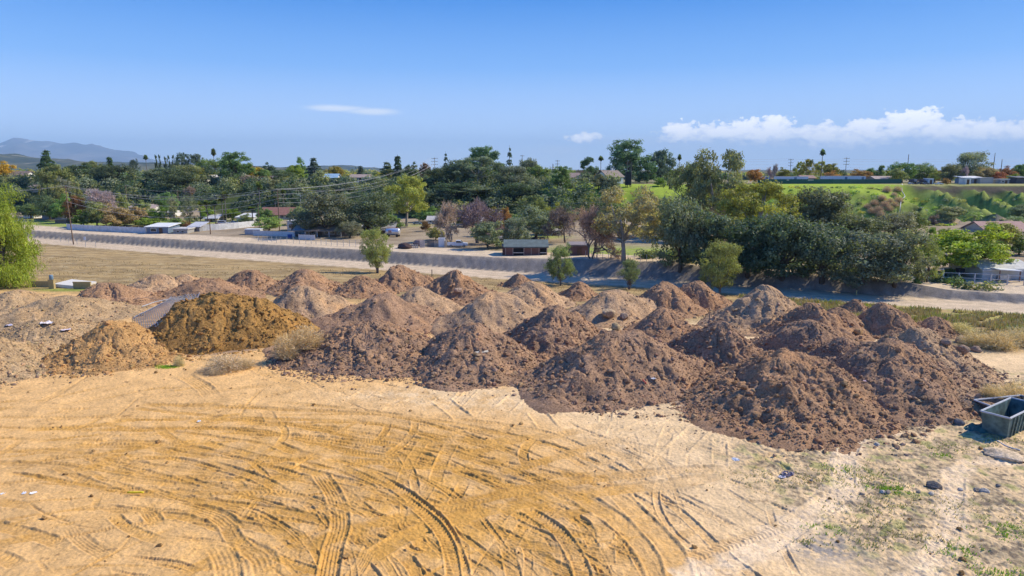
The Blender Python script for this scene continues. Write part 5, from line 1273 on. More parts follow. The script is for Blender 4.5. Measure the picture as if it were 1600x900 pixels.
MB().tube([(10 * u, 4, 18 * u), (10 * u, 4, 22.5 * u)], .22, 10).tube([(10 * u, 4, 22 * u), (10 * u, 4, 23.5 * u)], .38, 10).build('roof_vent', paint('vent_black', (.03, .03, .03), .5), mh)
house(1588, 192, 72, 4, 'house with striped pinkish tile roof below the hillside', CREAM, (.36, .21, .175), D=11, rise=.36, win=4)
house(1430, 197, 22, 6, 'low brown shed between the grove and the lime green twins', (.22, .16, .13), (.55, .52, .48), D=5, kind='flat', win=1, door=False, name='shed', cat='shed', over=.2)
# open shelter with white roof at the right
x, y, z, t = P(1578, 441); u = t / F; o = thing('animal_shelter', 'open animal shelter with white sheet roof in front of the mobile home', 'shelter', (x, y, z))
MB().box((0, 2, 18.5 * u), (36 * u, 4, .12), tilt=-.06).build('roof', paint('sheet_white', (.72, .73, .74), .4, var=.05), o)
for a, b in ((-16, .2), (16, .2), (-16, 3.8), (16, 3.8)): MB().box((a * u, b, 9 * u), (.14, .14, 18 * u)).build('post', paint('post_rust', (.22, .13, .09), .8), o)
MB().box((0, 2, 5 * u), (20 * u, 1.2, 6 * u)).build('feed_trough', M_METAL, o)
# ================================================================== dark wrapped tower on the terrace
x, y, z, t = at(982, 290, 266); u = t / F; o = thing('frame_tower', 'tall dark frame tower with wrapped base and three poles on the terrace', 'tower', (x, y, z))
zb = top_z(297, y) - z; DM = paint('tower_dark', (.02, .02, .022), .7)
MB().box((-1.0 * u, 0, top_z(279, y) - z), (8.5 * u, 2.0, 20 * u)).build('wrapping', DM, o)
for a, tp, l in ((-2.5, 252, 0), (1.5, 256, 0), (4, 254, 0)): MB().tube([(a * u, 0, 0), (a * u, 0, top_z(tp, y) - z)], .12, 6).build('pole', M_GREYBARK, o)
for a in (-5, -2, 3): MB().tube([(a * u, -.6, -.1), (a * u, -.6, 10 * u)], .09, 5).build('leg', DM, o)
MB().tube([(-7 * u, 0, 12 * u), (-2 * u, 0, 27 * u)], .07, 5).build('brace', M_METAL, o)
# ================================================================== vehicles
def vehicle(px, base, wpx, label, kind, col, yaw=0.0, cat='car', zoff=0):
    x, y, z, t = at(px, base[1] if isinstance(base, tuple) else 285, base); L_ = wpx * t / F / max(.35, abs(math.cos(yaw)))
    k = L_ / {'pickup': 5.3, 'car': 4.5, 'van': 5.2, 'camper': 7.0}[kind]
    o = thing({'pickup': 'pickup_truck', 'car': 'parked_car', 'van': 'parked_van', 'camper': 'camper'}[kind], label, cat, (x, y, z + .02), yaw, None, (k, k, k))
    bm_ = paint('car_%s' % str(col), col, .3, .1, var=.05, spec=.5); tr = paint('tail_red', (.4, .02, .02), .3); hl = paint('lamp_clear', (.7, .7, .65), .15)
    if kind == 'pickup':
        p = [(-2.65, .45), (2.55, .45), (2.65, .75), (2.6, 1.0), (1.5, 1.12), (.75, 1.72), (-.35, 1.75), (-.5, 1.12), (-.55, .75), (-2.5, .75), (-2.5, 1.1), (-2.65, 1.1)]
        MB().extrude(p, -.9, .9).build('body', bm_, o)
        for s in (-.87, .87): MB().box((-1.55, s, .95), (2.0, .07, .36)).build('bed_side', bm_, o)
        wn = [(-.3, 1.16), (1.3, 1.16), (.72, 1.62), (-.25, 1.65)]; ax = (-1.65, 1.7)
    elif kind == 'car':
        p = [(-2.2, .4), (2.2, .4), (2.25, .7), (2.1, .85), (1.1, .95), (.45, 1.4), (-.9, 1.42), (-1.6, 1.0), (-2.2, .95)]
        MB().extrude(p, -.86, .86).build('body', bm_, o); wn = [(-1.3, 1.02), (.92, 1.0), (.4, 1.34), (-.85, 1.35)]; ax = (-1.35, 1.35)
    elif kind == 'van':
        p = [(-2.6, .4), (2.5, .4), (2.6, .9), (2.0, 1.15), (1.5, 1.9), (-2.5, 2.0), (-2.6, 1.8)]
        MB().extrude(p, -.95, .95).build('body', bm_, o); wn = [(-2.2, 1.2), (1.8, 1.2), (1.4, 1.75), (-2.2, 1.8)]; ax = (-1.6, 1.6)
    else:
        p = [(-3.4, .5), (3.3, .5), (3.45, 1.2), (3.2, 2.6), (2.6, 3.0), (-3.2, 3.0), (-3.45, 2.6)]
        MB().extrude(p, -1.15, 1.15).build('body', bm_, o); wn = [(-1.6, 1.6), (.2, 1.6), (.2, 2.2), (-1.6, 2.2)]; ax = (-.5, .45)
    hw_ = {'pickup': .9, 'car': .86, 'van': .95, 'camper': 1.15}[kind]
    for s in (-1, 1): MB().extrude(wn, *sorted((s * (hw_ + .015), s * (hw_ - .01)))).build('side_window', M_GLASS, o)
    if kind != 'camper':
        a, b = (1.5, 1.12, .75, 1.72) if kind == 'pickup' else ((1.1, .95, .45, 1.4) if kind == 'car' else (2.0, 1.15, 1.5, 1.9)), 0
        d0 = np.array([a[1] - a[3], 0, a[0] - a[2]]); d0 = np.array([abs(a[1] - a[3]), 0, abs(a[0] - a[2])]) / math.hypot(a[1] - a[3], a[0] - a[2]) * .015
        MB().add([(a[0] - .06 + d0[0], -.72, a[1] + .05 + d0[2]), (a[0] - .06 + d0[0], .72, a[1] + .05 + d0[2]), (a[2] + .06 + d0[0], .66, a[3] - .05 + d0[2]), (a[2] + .06 + d0[0], -.66, a[3] - .05 + d0[2])], [(0, 1, 2, 3)]).build('windscreen', M_GLASS, o)
        e = p[2][0]
        for s in (-.6, .6): MB().box((e - .02, s, .74), (.06, .32, .16)).build('headlight', hl, o)
    else:
        MB().box((1.5, -1.17, 1.5), (.7, .04, 1.8)).build('door', paint('trim_white', (.7, .7, .68), .6), o); MB().tube([(3.4, 0, .6), (4.4, 0, .55)], .06, 5).build('tow_bar', M_METAL, o)
    for s in (-.6, .6): MB().box((p[0][0] + .0, s, .85), (.06, .16, .24)).build('tail_light', tr, o)
    for xx in ax:
        for s in (-1, 1):
            w_ = MB().tube([(xx, s * (hw_ - .2), .34), (xx, s * (hw_ + .03), .34)], .34, 14).build('wheel', M_TYRE, o)
            MB().tube([(xx, s * (hw_ + .03), .34), (xx, s * (hw_ + .045), .34)], .19, 10).build('rim', M_METAL, w_)
    return o
vehicle(715, r(386), 32, 'white pickup truck parked beneath the large purple bare tree', 'pickup', (.62, .66, .72), cat='pickup truck')
vehicle(786, r(381), 26, 'white camper behind the crooked grey tree left of the stable', 'camper', (.66, .66, .65), yaw=.3, cat='camper')
vehicle(801, 172, 11, 'white van between the camper and the stable roof', 'van', (.68, .68, .7), yaw=1.2, cat='van')
vehicle(811, 185, 9, 'dark blue car just right of the white van', 'car', (.05, .07, .16), yaw=.4)
vehicle(822, 176, 12, 'dark maroon car right behind the stable roof', 'car', (.16, .06, .06))
vehicle(836, 176, 11, 'black car behind the stable roof ridge', 'car', (.03, .03, .045))
vehicle(848, 176, 11, 'dark grey car behind the right end of the stable roof', 'car', (.10, .10, .11))
vehicle(956, r(392), 12, 'white utility cart on the green lawn beside the olive tan eucalyptus', 'van', (.6, .6, .62), yaw=.2, cat='utility cart')
vehicle(945, r(392), 10, 'dark tractor like cart next to the white utility cart', 'car', (.10, .07, .06), yaw=.2, cat='cart')
vehicle(560, 268, 16, 'white truck with blue load parked on the slope road above the valley oaks', 'van', (.64, .66, .7), cat='truck')
vehicle(564, 262, 12, 'dark blue car below the white truck on the slope road', 'car', (.06, .09, .2))
vehicle(928, 232, 15, 'dark car with pale top on the slope road under the terrace', 'car', (.08, .10, .14), cat='car')
vehicle(348, r(350), 14, 'white van nearest the tallest valley palm', 'van', (.68, .68, .68), cat='van')
vehicle(363, r(350), 14, 'white pickup in the yard left of the open hangar', 'pickup', (.66, .66, .66), cat='pickup truck')
vehicle(377, r(351), 13, 'white car in front of the open hangar', 'car', (.66, .66, .66))
vehicle(341, r(351), 9, 'dark red car behind the second valley palm', 'car', (.25, .05, .04))
vehicle(475, r(372), 14, 'pale blue car beside the end of the white yard wall', 'car', (.35, .50, .62), yaw=.2)
vehicle(652, r(351), 14, 'blue grey car at the far end of the bare valley yard', 'car', (.22, .30, .42))
vehicle(668, r(351), 13, 'silver car beside the blue grey one at the far end of the bare yard', 'car', (.5, .52, .55))
vehicle(690, r(352), 14, 'white pickup behind the grey purple bare tree', 'pickup', (.62, .62, .62), cat='pickup truck')
vehicle(712, r(353), 14, 'white car glimpsed through the large purple bare tree', 'car', (.62, .62, .64))
vehicle(1467, 280, 12, 'white pickup at the rim of the plateau junk yard', 'pickup', (.62, .63, .65), cat='pickup truck')
vehicle(1436, 282, 12, 'dark pickup in the plateau junk yard', 'pickup', (.05, .05, .07), cat='pickup truck')
vehicle(1448, 280, 10, 'dark grey car between the two junk yard pickups', 'car', (.10, .10, .13))
vehicle(1424, 284, 10, 'pale car at the left end of the junk yard', 'car', (.45, .46, .5))
vehicle(365, 321, 10, 'dark red car in front of the low ranch house', 'car', (.24, .05, .05))
vehicle(375, 318, 9, 'white car under the large round crowned pine', 'car', (.6, .6, .6))
vehicle(449, 322, 8, 'white car right of the red shed', 'car', (.6, .6, .6))
# flatbed of the junk yard
x, y, z, t = at(1440, 286, 288); u = t / F; o = thing('flatbed_trailer', 'long dark flatbed trailer stacked with scrap in the plateau junk yard', 'trailer', (x, y, z))
MB().box((0, 0, 1.0), (38 * u, 2.4, .3)).build('deck', paint('deck_dark', (.07, .06, .06), .8), o)
for k in range(7): MB().box((-17 * u + k * 5.6 * u, random.uniform(-.4, .4), 1.15 + .5), (random.uniform(2.5, 5) * u, 1.4, random.uniform(.5, 1.1)), rz=random.uniform(-.2, .2)).build('scrap', paint('scrap_%d' % (k % 3), [(.10, .08, .08), (.30, .29, .30), (.16, .10, .08)][k % 3], .7), o)
for a in (-15, -12, 12, 15): MB().tube([(a * u, -1.2, .45), (a * u, -.9, .45)], .45, 10).build('wheel', M_TYRE, o)
# silver tank trailer
x, y, z, t = P(614, 370); u = t / F; o = thing('tank_trailer', 'rounded silver tank trailer with reddish top beside the ribbed roof barn', 'trailer', (x, y, z), -.12)
MB().tube([(-11.5 * u, 0, 8 * u), (-11 * u, 0, 8 * u), (-9 * u, 0, 8 * u), (9 * u, 0, 8 * u), (11 * u, 0, 8 * u), (11.5 * u, 0, 8 * u)], [2 * u, 4.5 * u, 5.8 * u, 5.8 * u, 4.5 * u, 2 * u], 18).build('tank', paint('tank_silver', (.62, .62, .64), .25, .5, var=.06), o, smooth=True)
MB().box((0, 0, 13.9 * u), (17 * u, 2.2 * u, .5 * u)).build('walkway', paint('walk_red', (.40, .10, .07), .7), o)
MB().box((-3 * u, -5.75 * u, 8.5 * u), (5 * u, .1, 4 * u)).build('logo_panel', paint('panel_rust', (.45, .25, .18), .6), o)
for a in (-8, 8):
    for s in (-1, 1): MB().tube([(a * u, s * 4 * u, 2 * u), (a * u, s * 5.4 * u, 2 * u)], 2 * u, 12).build('wheel', M_TYRE, o)
MB().box((0, 0, 2.6 * u), (20 * u, 4 * u, .8 * u)).build('chassis', paint('chassis', (.05, .05, .05), .7), o)
# ================================================================== fences
def fence(pts, label, h, posts, mat, kind='panel', name='fence', pr=.06, rails=2, pm=None, foot=True):
    """pts: picture points of the foot of the fence"""
    W3 = [np.array(P(*q)[:3]) for q in pts]; o = thing(name, label, 'fence', tuple(W3[0])); o0 = W3[0]
    seg = np.concatenate([[0], np.cumsum([np.linalg.norm(b - a) for a, b in zip(W3, W3[1:])])])
    def pos(s):
        q = np.array([np.interp(s, seg, [w[i] for w in W3]) for i in range(2)]); return np.array([q[0], q[1], float(terrain(q[0], q[1]))]) - o0
    S = np.linspace(0, seg[-1], posts)
    for a in S: p_ = pos(a); MB().box((p_[0], p_[1], p_[2] + h / 2), (pr * 2, pr * 2, h + .1)).build('post', pm or mat, o)
    for a, b in zip(S, S[1:]):
        p_, q_ = pos(a), pos(b)
        if kind == 'panel':
            d = np.array([-(q_ - p_)[1], (q_ - p_)[0], 0]); d /= np.linalg.norm(d); e = d * -.04
            v = [p_ + e, q_ + e, q_ + e + (0, 0, h * .96), p_ + e + (0, 0, h * .96)]; v2 = [w - d * .03 for w in v]
            MB().add(v + v2, [(0, 1, 2, 3), (7, 6, 5, 4), (0, 4, 5, 1), (1, 5, 6, 2), (2, 6, 7, 3), (3, 7, 4, 0)]).build('panel', mat, o)
        else:
            m = MB()
            for k in range(rails): zz = h * (k + 1) / rails - .04; m.tube([p_ + (0, 0, zz), q_ + (0, 0, zz)], pr * (.6 if kind == 'rail' else .22), 5)
            m.build('rail' if kind == 'rail' else 'wire', mat, o)
    return o
FW = paint('fence_white', (.56, .56, .56), .7, var=.18, scale=1.0)
fence([(105, 358), (150, 361), (195, 363), (228, 364.5)], 'weathered white corrugated fence along the access road, left of the blue shed', 1.7, 14, FW)
fence([(314, 361), (345, 359), (370, 357), (397, 354)], 'white corrugated fence running back past the valley palms', 1.9, 12, FW)
fence([(396, 368), (430, 369), (461, 370)], 'low white yard wall left of the long ranch house', 1.4, 7, paint('wall_yard', (.60, .59, .57), .8), name='yard_wall')
fence([(467, 374), (492, 375)], 'short white yard wall piece in front of the ranch house porch', 1.3, 4, paint('wall_yard', (.60, .59, .57), .8), name='yard_wall')
fence([(404, 377), (440, 380), (480, 381), (520, 384), (566, 386)], 'thin wire fence along the access road below the ranch house', 1.5, 20, M_METAL, 'wire', pr=.05, rails=3)
fence([(1184, 287.3), (1230, 287.3), (1300, 287.3), (1360, 287.2), (1408, 287)], 'long dark green screen fence on the right plateau', 2.0, 16, paint('fence_green', (.03, .095, .085), .8), pm=paint('fence_green', (.03, .095, .085), .8))
fence([(1473, 440), (1502, 441), (1530, 442), (1562, 444), (1600, 446)], 'white pipe rail fence before the mobile home', 1.55, 6, paint('pipe_white', (.55, .52, .48), .6), 'rail', pr=.09, rails=2)
fence([(1420, 437), (1436, 438.5), (1472, 440)], 'white rail gate section beside the last oak', 2.1, 3, paint('pipe_white', (.55, .52, .48), .6), 'rail', name='gate', pr=.10, rails=3)
fence([(915, 402), (950, 405), (985, 407), (1020, 409)], 'thin wire fence at the edge of the green lawn', 1.3, 12, M_METAL, 'wire', pr=.04, rails=2)
fence([(95, 378), (115, 381), (134, 384), (150, 386)], 'thin wire fence at the foot of the leaning power pole', 1.3, 5, M_METAL, 'wire', pr=.04, rails=3)
fence([(1426, 400), (1470, 401), (1540, 399), (1600, 399)], 'far white rail fence behind the broad yellow green tree', 1.3, 12, paint('pipe_white', (.55, .52, .48), .6), 'rail', pr=.06, rails=2)
# ================================================================== poles and power lines
def pole(px, base, top, label, arms=1, armpx=14, lean=0.0, rad=.16, mat=None):
    x, y, z, t = at(px, base[1] if isinstance(base, tuple) else top, base); h = top_z(top, y) - z
    o = thing('power_pole', label, 'power pole', (x, y, z - .2), 0, 'wooden power poles'); o.rotation_euler[1] = lean
    MB().tube([(0, 0, 0), (0, 0, h * .5), (0, 0, h + .2)], [rad, rad * .85, rad * .65], 8).build('post', mat or M_WOODPOLE, o)
    for k in range(arms):
        zz = h - .3 - k * 1.5; aw = armpx * t / F
        a_ = MB().box((0, -.15, zz), (aw, .12, .14)).build('crossarm', mat or M_WOODPOLE, o)
        for s in (-.46, -.16, .16, .46): MB().tube([(aw * s, -.15, zz + .07), (aw * s, -.15, zz + .3)], .06, 6).build('insulator', M_GREYBARK, a_)
    return np.array((x + math.sin(lean) * h, y - .15, z + h))
M_GP = paint('pole_grey', (.20, .18, .165), .85, var=.25, scale=4)
t1 = pole(115, r(382), 290, 'tall leaning wooden power pole beside the dirt road at left', 1, 14, -.035)
t2 = pole(437, r(362), 296, 'reddish power pole with two crossarms near the mop headed tree', 2, 12, .0)
t3 = pole(679, 345, 246, 'power pole on the skyline where the climbing power lines end', 3, 10)
t4 = pole(196, 262, 289, 'power pole in front of the dark slope right of the pale bare tree', 1, 9)
t5 = pole(277, 275, 297, 'slim power pole against the dark slope above the twin poplars', 1, 9)
t6 = pole(469, 262, 303, 'pale power pole in the dark slope left of the valley oaks', 1, 8, mat=M_METAL)
t7 = pole(403, 205, 318, 'power pole at the right end of the white fence', 0, 6)
t8 = pole(329, r(366), 342, 'short dark post standing alone right of the animal pens', 0)
t9 = pole(871, 345, 250, 'skyline power pole above the lone terrace pine', 2, 7, mat=M_GP)
pole(816, 330, 242, 'pole top behind the oaks left of the terrace', 1, 6, mat=M_GP)
pole(864, 345, 256, 'shorter dark post left of the skyline pole above the lone terrace pine', 0, mat=M_GP, rad=.3)
ta = pole(1236, 350, 248, 'skyline power pole left of the tall palm behind the trailers', 3, 8, mat=M_GP)
tb = pole(1323, 350, 246, 'skyline power pole right of the tall palm behind the trailers', 3, 9, mat=M_GP)
tc_ = pole(1420, 350, 241, 'skyline power pole above the end of the green fence', 0, 8, mat=M_GP, rad=.22)
td_ = pole(1555, 350, 239, 'skyline power pole above the red brown plateau tree', 0, 8, mat=M_GP, rad=.22)
pole(1566, 360, 249, 'thin short pole right of its taller neighbour above the red brown tree', 0, 8, mat=M_GP, rad=.25)
pole(605, 318, 280, 'short white topped pole below the climbing power lines', 0, 8, mat=M_METAL, rad=.2)
def wire(a, b, sag, label, group, rad=.022):
    a, b = np.array(a), np.array(b); u = np.linspace(0, 1, 26)
    pts = [a + (b - a) * k + np.array([0, 0, -4 * sag * k * (1 - k)]) for k in u]
    c = pts[13]; o = MB().tube([p - c for p in pts], rad, 4).build('power_line', M_WIRE, None); o.location = tuple(c); tag(o, label, 'power line', group)
dxw, dyw, dzw = ray(-60, 292); left = np.array((dxw, dyw, dzw)) * 175 + np.array((0, 0, H))
for k, (oz, nm) in enumerate([(0, 'uppermost'), (-1.5, 'second'), (-2.9, 'third'), (-4.2, 'lowest')]):
    wire(t1 + (0, 0, oz - .05), t2 + (0, 0, oz * .9), 3.4 + .3 * k, '%s power line sagging between the leaning pole and the reddish pole' % nm, 'power lines across the valley', .028)
    wire(t2 + (0, 0, oz * .9), t3 + (0, 0, oz * .8 - .6), 3.0 + .6 * k, '%s power line climbing from the reddish pole to the skyline pole' % nm, 'power lines climbing to the plateau', .03)
for k, (ox, nm) in enumerate([(-.9, 'farther'), (.9, 'nearer')]):
    wire(t1 + (ox, 0, .1), t2 + (ox, 1.5 * ox, .2), 2.6 + .5 * k, '%s of the two top wires on the crossarms across the valley' % nm, 'power lines across the valley', .022)
    wire(left + (0, ox, ox * .4), t1 + (ox, 0, .1), 1.2, '%s top wire leaving the leaning pole towards the left edge' % nm, 'power lines leaving at the left', .022)
    wire(t2 + (ox, ox, .1), t3 + (ox * 2, 0, -1.2 - ox), 4.2 + ox, '%s crossarm wire climbing to the skyline pole' % nm, 'power lines climbing to the plateau', .028)
dxw, dyw, dzw = ray(1020, 312); rt = np.array((dxw, dyw, dzw)) * 235 + np.array((0, 0, H))
wire(t6 + (0, 0, -3), rt, 1.6, 'thin pale power line crossing the shaded slope above the bare trees', 'power lines across the valley')
wire(t4, t5, 1.2, 'thin power line between the two slim poles before the dark slope', 'power lines across the valley', .02)
wire(t5, t6, 1.2, 'thin power line from the slim pole to the pale pole on the slope', 'power lines across the valley', .02)
x0, y0 = at(1100, 260, 352)[:2]; x1 = at(1680, 260, 352)[0]
for k, (rw, nm) in enumerate([(248, 'top'), (251, 'second'), (256, 'third'), (261, 'bottom')]):
    zz = top_z(rw, 352)
    for j, (xa, xb) in enumerate([(x0, ta[0]), (ta[0], tb[0]), (tb[0], tc_[0]), (tc_[0], td_[0]), (td_[0], x1)]):
        wire((xa, 352, zz), (xb, 352, zz), .5, '%s skyline wire, %s' % (nm, ['left of the first pole at the trailers', 'crossing behind the tall palm', 'running above the wide orange tree', 'running above the grey green giant tree', 'leaving to the right edge'][j]), 'skyline power lines', .022)
# ================================================================== site objects
# drain pipe down the hillside
pp = [P(1409, 289), P(1408, 300), P(1412, 306), P(1413, 309), P(1407, 314), P(1406, 322), P(1405, 333)]
b0 = np.array(pp[-1][:3]); o = MB().tube([np.array(q[:3]) - b0 + (0, -.3, .35) for q in pp], .15, 8).build('drain_pipe', paint('pipe_pale', (.46, .44, .43), .5), None, True); o.location = tuple(b0); tag(o, 'white drain pipe bending down the hillside beside straw tufts', 'pipe')
# low block walls and slab beside the weeping tree
BLK = paint('block_tan', (.40, .30, .14), .9, var=.15, scale=3); SLB = paint('slab_pale', (.60, .57, .52), .7, var=.08)
x, y, z, t = P(129, 451); u = t / F; o = MB().box((0, 0, 4.5 * u), (27 * u, .25, 11 * u)).box((0, 0, 10.3 * u), (28 * u, .34, .12)).build('block_wall', BLK, None); o.location = (x, y, z); tag(o, 'low tan block wall section right of the pale concrete slab', 'wall')
x, y, z, t = P(82, 451); u = t / F; o = MB().box((0, 0, 6 * u), (8 * u, 8 * u * .6, 14 * u)).box((0, 0, 13.4 * u), (9 * u, 9 * u * .6, .16)).build('block_pillar', BLK, None); o.location = (x, y, z); tag(o, 'square tan block pillar carrying the blue barrel', 'pillar')
zt_ = z + 14.2 * u; o = MB().tube([(0, 0, 0), (0, 0, .1), (0, 0, 3.4 * u), (0, 0, 6.8 * u), (0, 0, 7.4 * u)], [2.5 * u, 2.7 * u, 3.0 * u, 2.7 * u, 2.2 * u], 14).build('barrel', paint('barrel_blue', (.14, .22, .30), .5), None, True); o.location = (x, y, zt_); tag(o, 'small blue grey barrel on top of the block pillar', 'barrel')
x, y, z, t = P(60, 450); u = t / F; o = MB().box((0, 0, 4.5 * u), (34 * u, .25, 10 * u)).build('block_wall', BLK, None); o.location = (x, y + 1, z); tag(o, 'low tan block wall under the weeping tree, left of the pillar', 'wall')
x, y, z, t = P(108, 449); u = t / F; o = MB().box((0, 1.6, 2.4 * u), (40 * u, 4.6, 4.8 * u), tilt=-.10).build('concrete_slab', SLB, None); o.location = (x, y, z); tag(o, 'pale sloping concrete slab between the two block wall sections', 'slab')
# unrolled chain link mesh draped on the flank of the yellow brown pile
A0, A1, B0, B1 = [np.array(PS(*q)[:3]) for q in [(312, 459), (268, 466), (248, 513), (206, 499)]]
nu, nv = 46, 20; o0 = B0.copy(); m = MB()
def sheet(u, v):
    p = (A0 * (1 - v) + A1 * v) * (1 - u) + (B0 * (1 - v) + B1 * v) * u
    return np.array([p[0], p[1], max(float(site_z(p[0], p[1])) + .10, p[2] * .45 + float(site_z(p[0], p[1])) * .55 + .1)]) - o0
Gp = [[sheet(i / nu, j / nv) for j in range(nv + 1)] for i in range(nu + 1)]
for i in range(nu):
    for j in range(nv):
        a, b = (Gp[i][j], Gp[i + 1][j + 1]) if (i + j) % 2 == 0 else (Gp[i][j + 1], Gp[i + 1][j])
        m.tube([a, b], .032, 3, cap=False)
mesh_ = thing('chain_link_mesh', 'grey chain link mesh unrolled down the side of the yellow brown pile', 'fence mesh', tuple(o0))
m.build('netting', paint('mesh_grey', (.40, .43, .46), .5, .3), mesh_)
m = MB(); m.tube([Gp[i][nv] for i in range(0, nu + 1, 4)], .05, 5).tube([Gp[i][0] for i in range(0, nu + 1, 4)], .05, 5); m.build('edge_wire', M_METAL, mesh_)
q0, q1 = np.array(PS(222, 482)[:3]) + (0, 0, .25), np.array(PS(262, 471)[:3]) + (0, 0, .3); o = MB().tube([q0 - q0, (q1 - q0) * .5 + (0, 0, .12), q1 - q0], .06, 6).build('steel_pipe', M_METAL, None); o.location = tuple(q0); tag(o, 'thin steel pipe lying across the chain link mesh', 'pipe')
q0, q1 = np.array(PS(208, 471)[:3]) + (0, 0, .2), np.array(PS(250, 471)[:3]) + (0, 0, .2); o = MB().tube([q0 - q0, (q1 - q0) * .5 + (0, 0, .3), q1 - q0], .05, 6).build('steel_pipe', paint('pipe_rust', (.25, .18, .14), .7), None); o.location = tuple(q0); tag(o, 'rusty pipe just above the chain link mesh', 'pipe')
# metal skips
def skip(px, row, label, L_, Wd, h, rz, col, zoff=0.0):
    x, y, z, t = PS(px, row); z = float(terrain(x, y)); o = thing('metal_skip', label, 'skip', (x, y, z + zoff), rz)
    cm = paint('skip_%s' % str(col), col, .6, .1, var=.5, scale=2.2); rimm = paint('skip_rim', (.50, .50, .49), .5, .2)
    b, tp = .86, 1.0; q = .06
    def ring(k, zz, ins=0): return [(sx * (L_ / 2 * k - ins), sy * (Wd / 2 * k - ins), zz) for sx, sy in ((-1, -1), (1, -1), (1, 1), (-1, 1))]
    v = ring(b, 0) + ring(tp, h) + ring(tp, h, q) + ring(b, .12, q)
    f = [(3, 2, 1, 0)] + [(i, (i + 1) % 4, (i + 1) % 4 + 4, i + 4) for i in range(4)] + [(i + 4, (i + 1) % 4 + 4, (i + 1) % 4 + 8, i + 8) for i in range(4)] + [(i + 8, (i + 1) % 4 + 8, (i + 1) % 4 + 12, i + 12) for i in range(4)] + [(12, 13, 14, 15)]
    MB().add(v, f).build('body', cm, o)
    m = MB(); rr = ring(1.015, h + .03)
    for i in range(4): a_, b_ = np.array(rr[i]), np.array(rr[(i + 1) % 4]); m.tube([a_, b_], .07, 6)
    m.build('rim', rimm, o)
    for k in range(7):
        xx = -L_ / 2 * .9 + (k + .5) * L_ * .9 / 7
        for s in (-1, 1):
            MB().add([(xx * b - .06, s * (Wd / 2 * b + .01), .05), (xx * b + .06, s * (Wd / 2 * b + .01), .05), (xx + .26, s * (Wd / 2 + .01), h - .1), (xx + .14, s * (Wd / 2 + .01), h - .1),
                      (xx * b - .06, s * (Wd / 2 * b + .08), .05), (xx * b + .06, s * (Wd / 2 * b + .08), .05), (xx + .26, s * (Wd / 2 + .08), h - .1), (xx + .14, s * (Wd / 2 + .08), h - .1)],
                     [(0, 1, 2, 3), (7, 6, 5, 4), (0, 4, 5, 1), (1, 5, 6, 2), (2, 6, 7, 3), (3, 7, 4, 0)]).build('rib', cm, o)
    return o
cx_, cy_, cz_, _ = P(1572, 688)
o = skip(1590, 676, 'open green grey metal skip with slanted ribs at the right edge', 5.0, 1.75, 1.6, .60, (.12, .18, .165)); o.location = (cx_ + 1.6, cy_ + 2.1, float(terrain(cx_ + 1.6, cy_ + 2.1)) - .02)
o = skip(1592, 646, 'second skip with a pale rim half hidden behind the ribbed green skip', 4.6, 1.8, .85, .25, (.11, .11, .10)); o.location = (cx_ + 4.1, cy_ + 5.6, float(terrain(cx_ + 4.1, cy_ + 5.6)) - .02)
# crumpled green tarp with pale hose
x, y, z, t = P(1535, 672); g = np.random.default_rng(8); n = 26
aa, rr_ = np.meshgrid(np.linspace(0, 2 * math.pi, 40, endpoint=False), np.linspace(0, 1, 14)); hx, hy = rr_ * np.cos(aa) * 1.5, rr_ * np.sin(aa) * .8
hz = .55 * (1 - rr_ ** 2) * (.6 + .8 * np.abs(noise(hx * 2, hy * 2.5, 4))) + .10 * noise(hx * 5, hy * 5, 6) * (rr_ < .95)
i = np.arange(13)[:, None] * 40; j = np.arange(40)[None]; q = np.stack([i + j, i + (j + 1) % 40, i + 40 + (j + 1) % 40, i + 40 + j], -1).reshape(-1, 4)
o = link('tarp', mesh_np('tarp', np.stack([hx, hy, hz], -1).reshape(-1, 3), [q], paint('tarp_green', (.05, .12, .10), .45, var=.3)), None, (x, y, z - .02)); tag(o, 'crumpled dark green tarp at the end of the ribbed skip', 'tarp')
def hose(pts, label, rad, col, name='hose'):
    w = [np.array(PS(*q)[:3]) + (0, 0, rad) for q in pts]; c = w[0]; s = spline([p[:2] for p in w], .15); L0 = len(s)
    zs = [float(site_z(a, b)) + rad for a, b in s]
    o = MB().tube([np.array((a - c[0], b - c[1], zz - c[2])) for (a, b), zz in zip(s, zs)], rad, 6).build(name, paint('%s_%s' % (name, col), col, .5), None, True); o.location = tuple(c); return tag(o, label, name)
hose([(1518, 665), (1526, 671), (1534, 672), (1540, 664), (1538, 660)], 'pale coiled hose on the dark green tarp', .045, (.62, .64, .66))
hose([(1558, 690), (1572, 698), (1584, 702), (1599, 706)], 'pale bent pipe lying on the ground under the ribbed skip', .05, (.60, .56, .54), 'pipe')
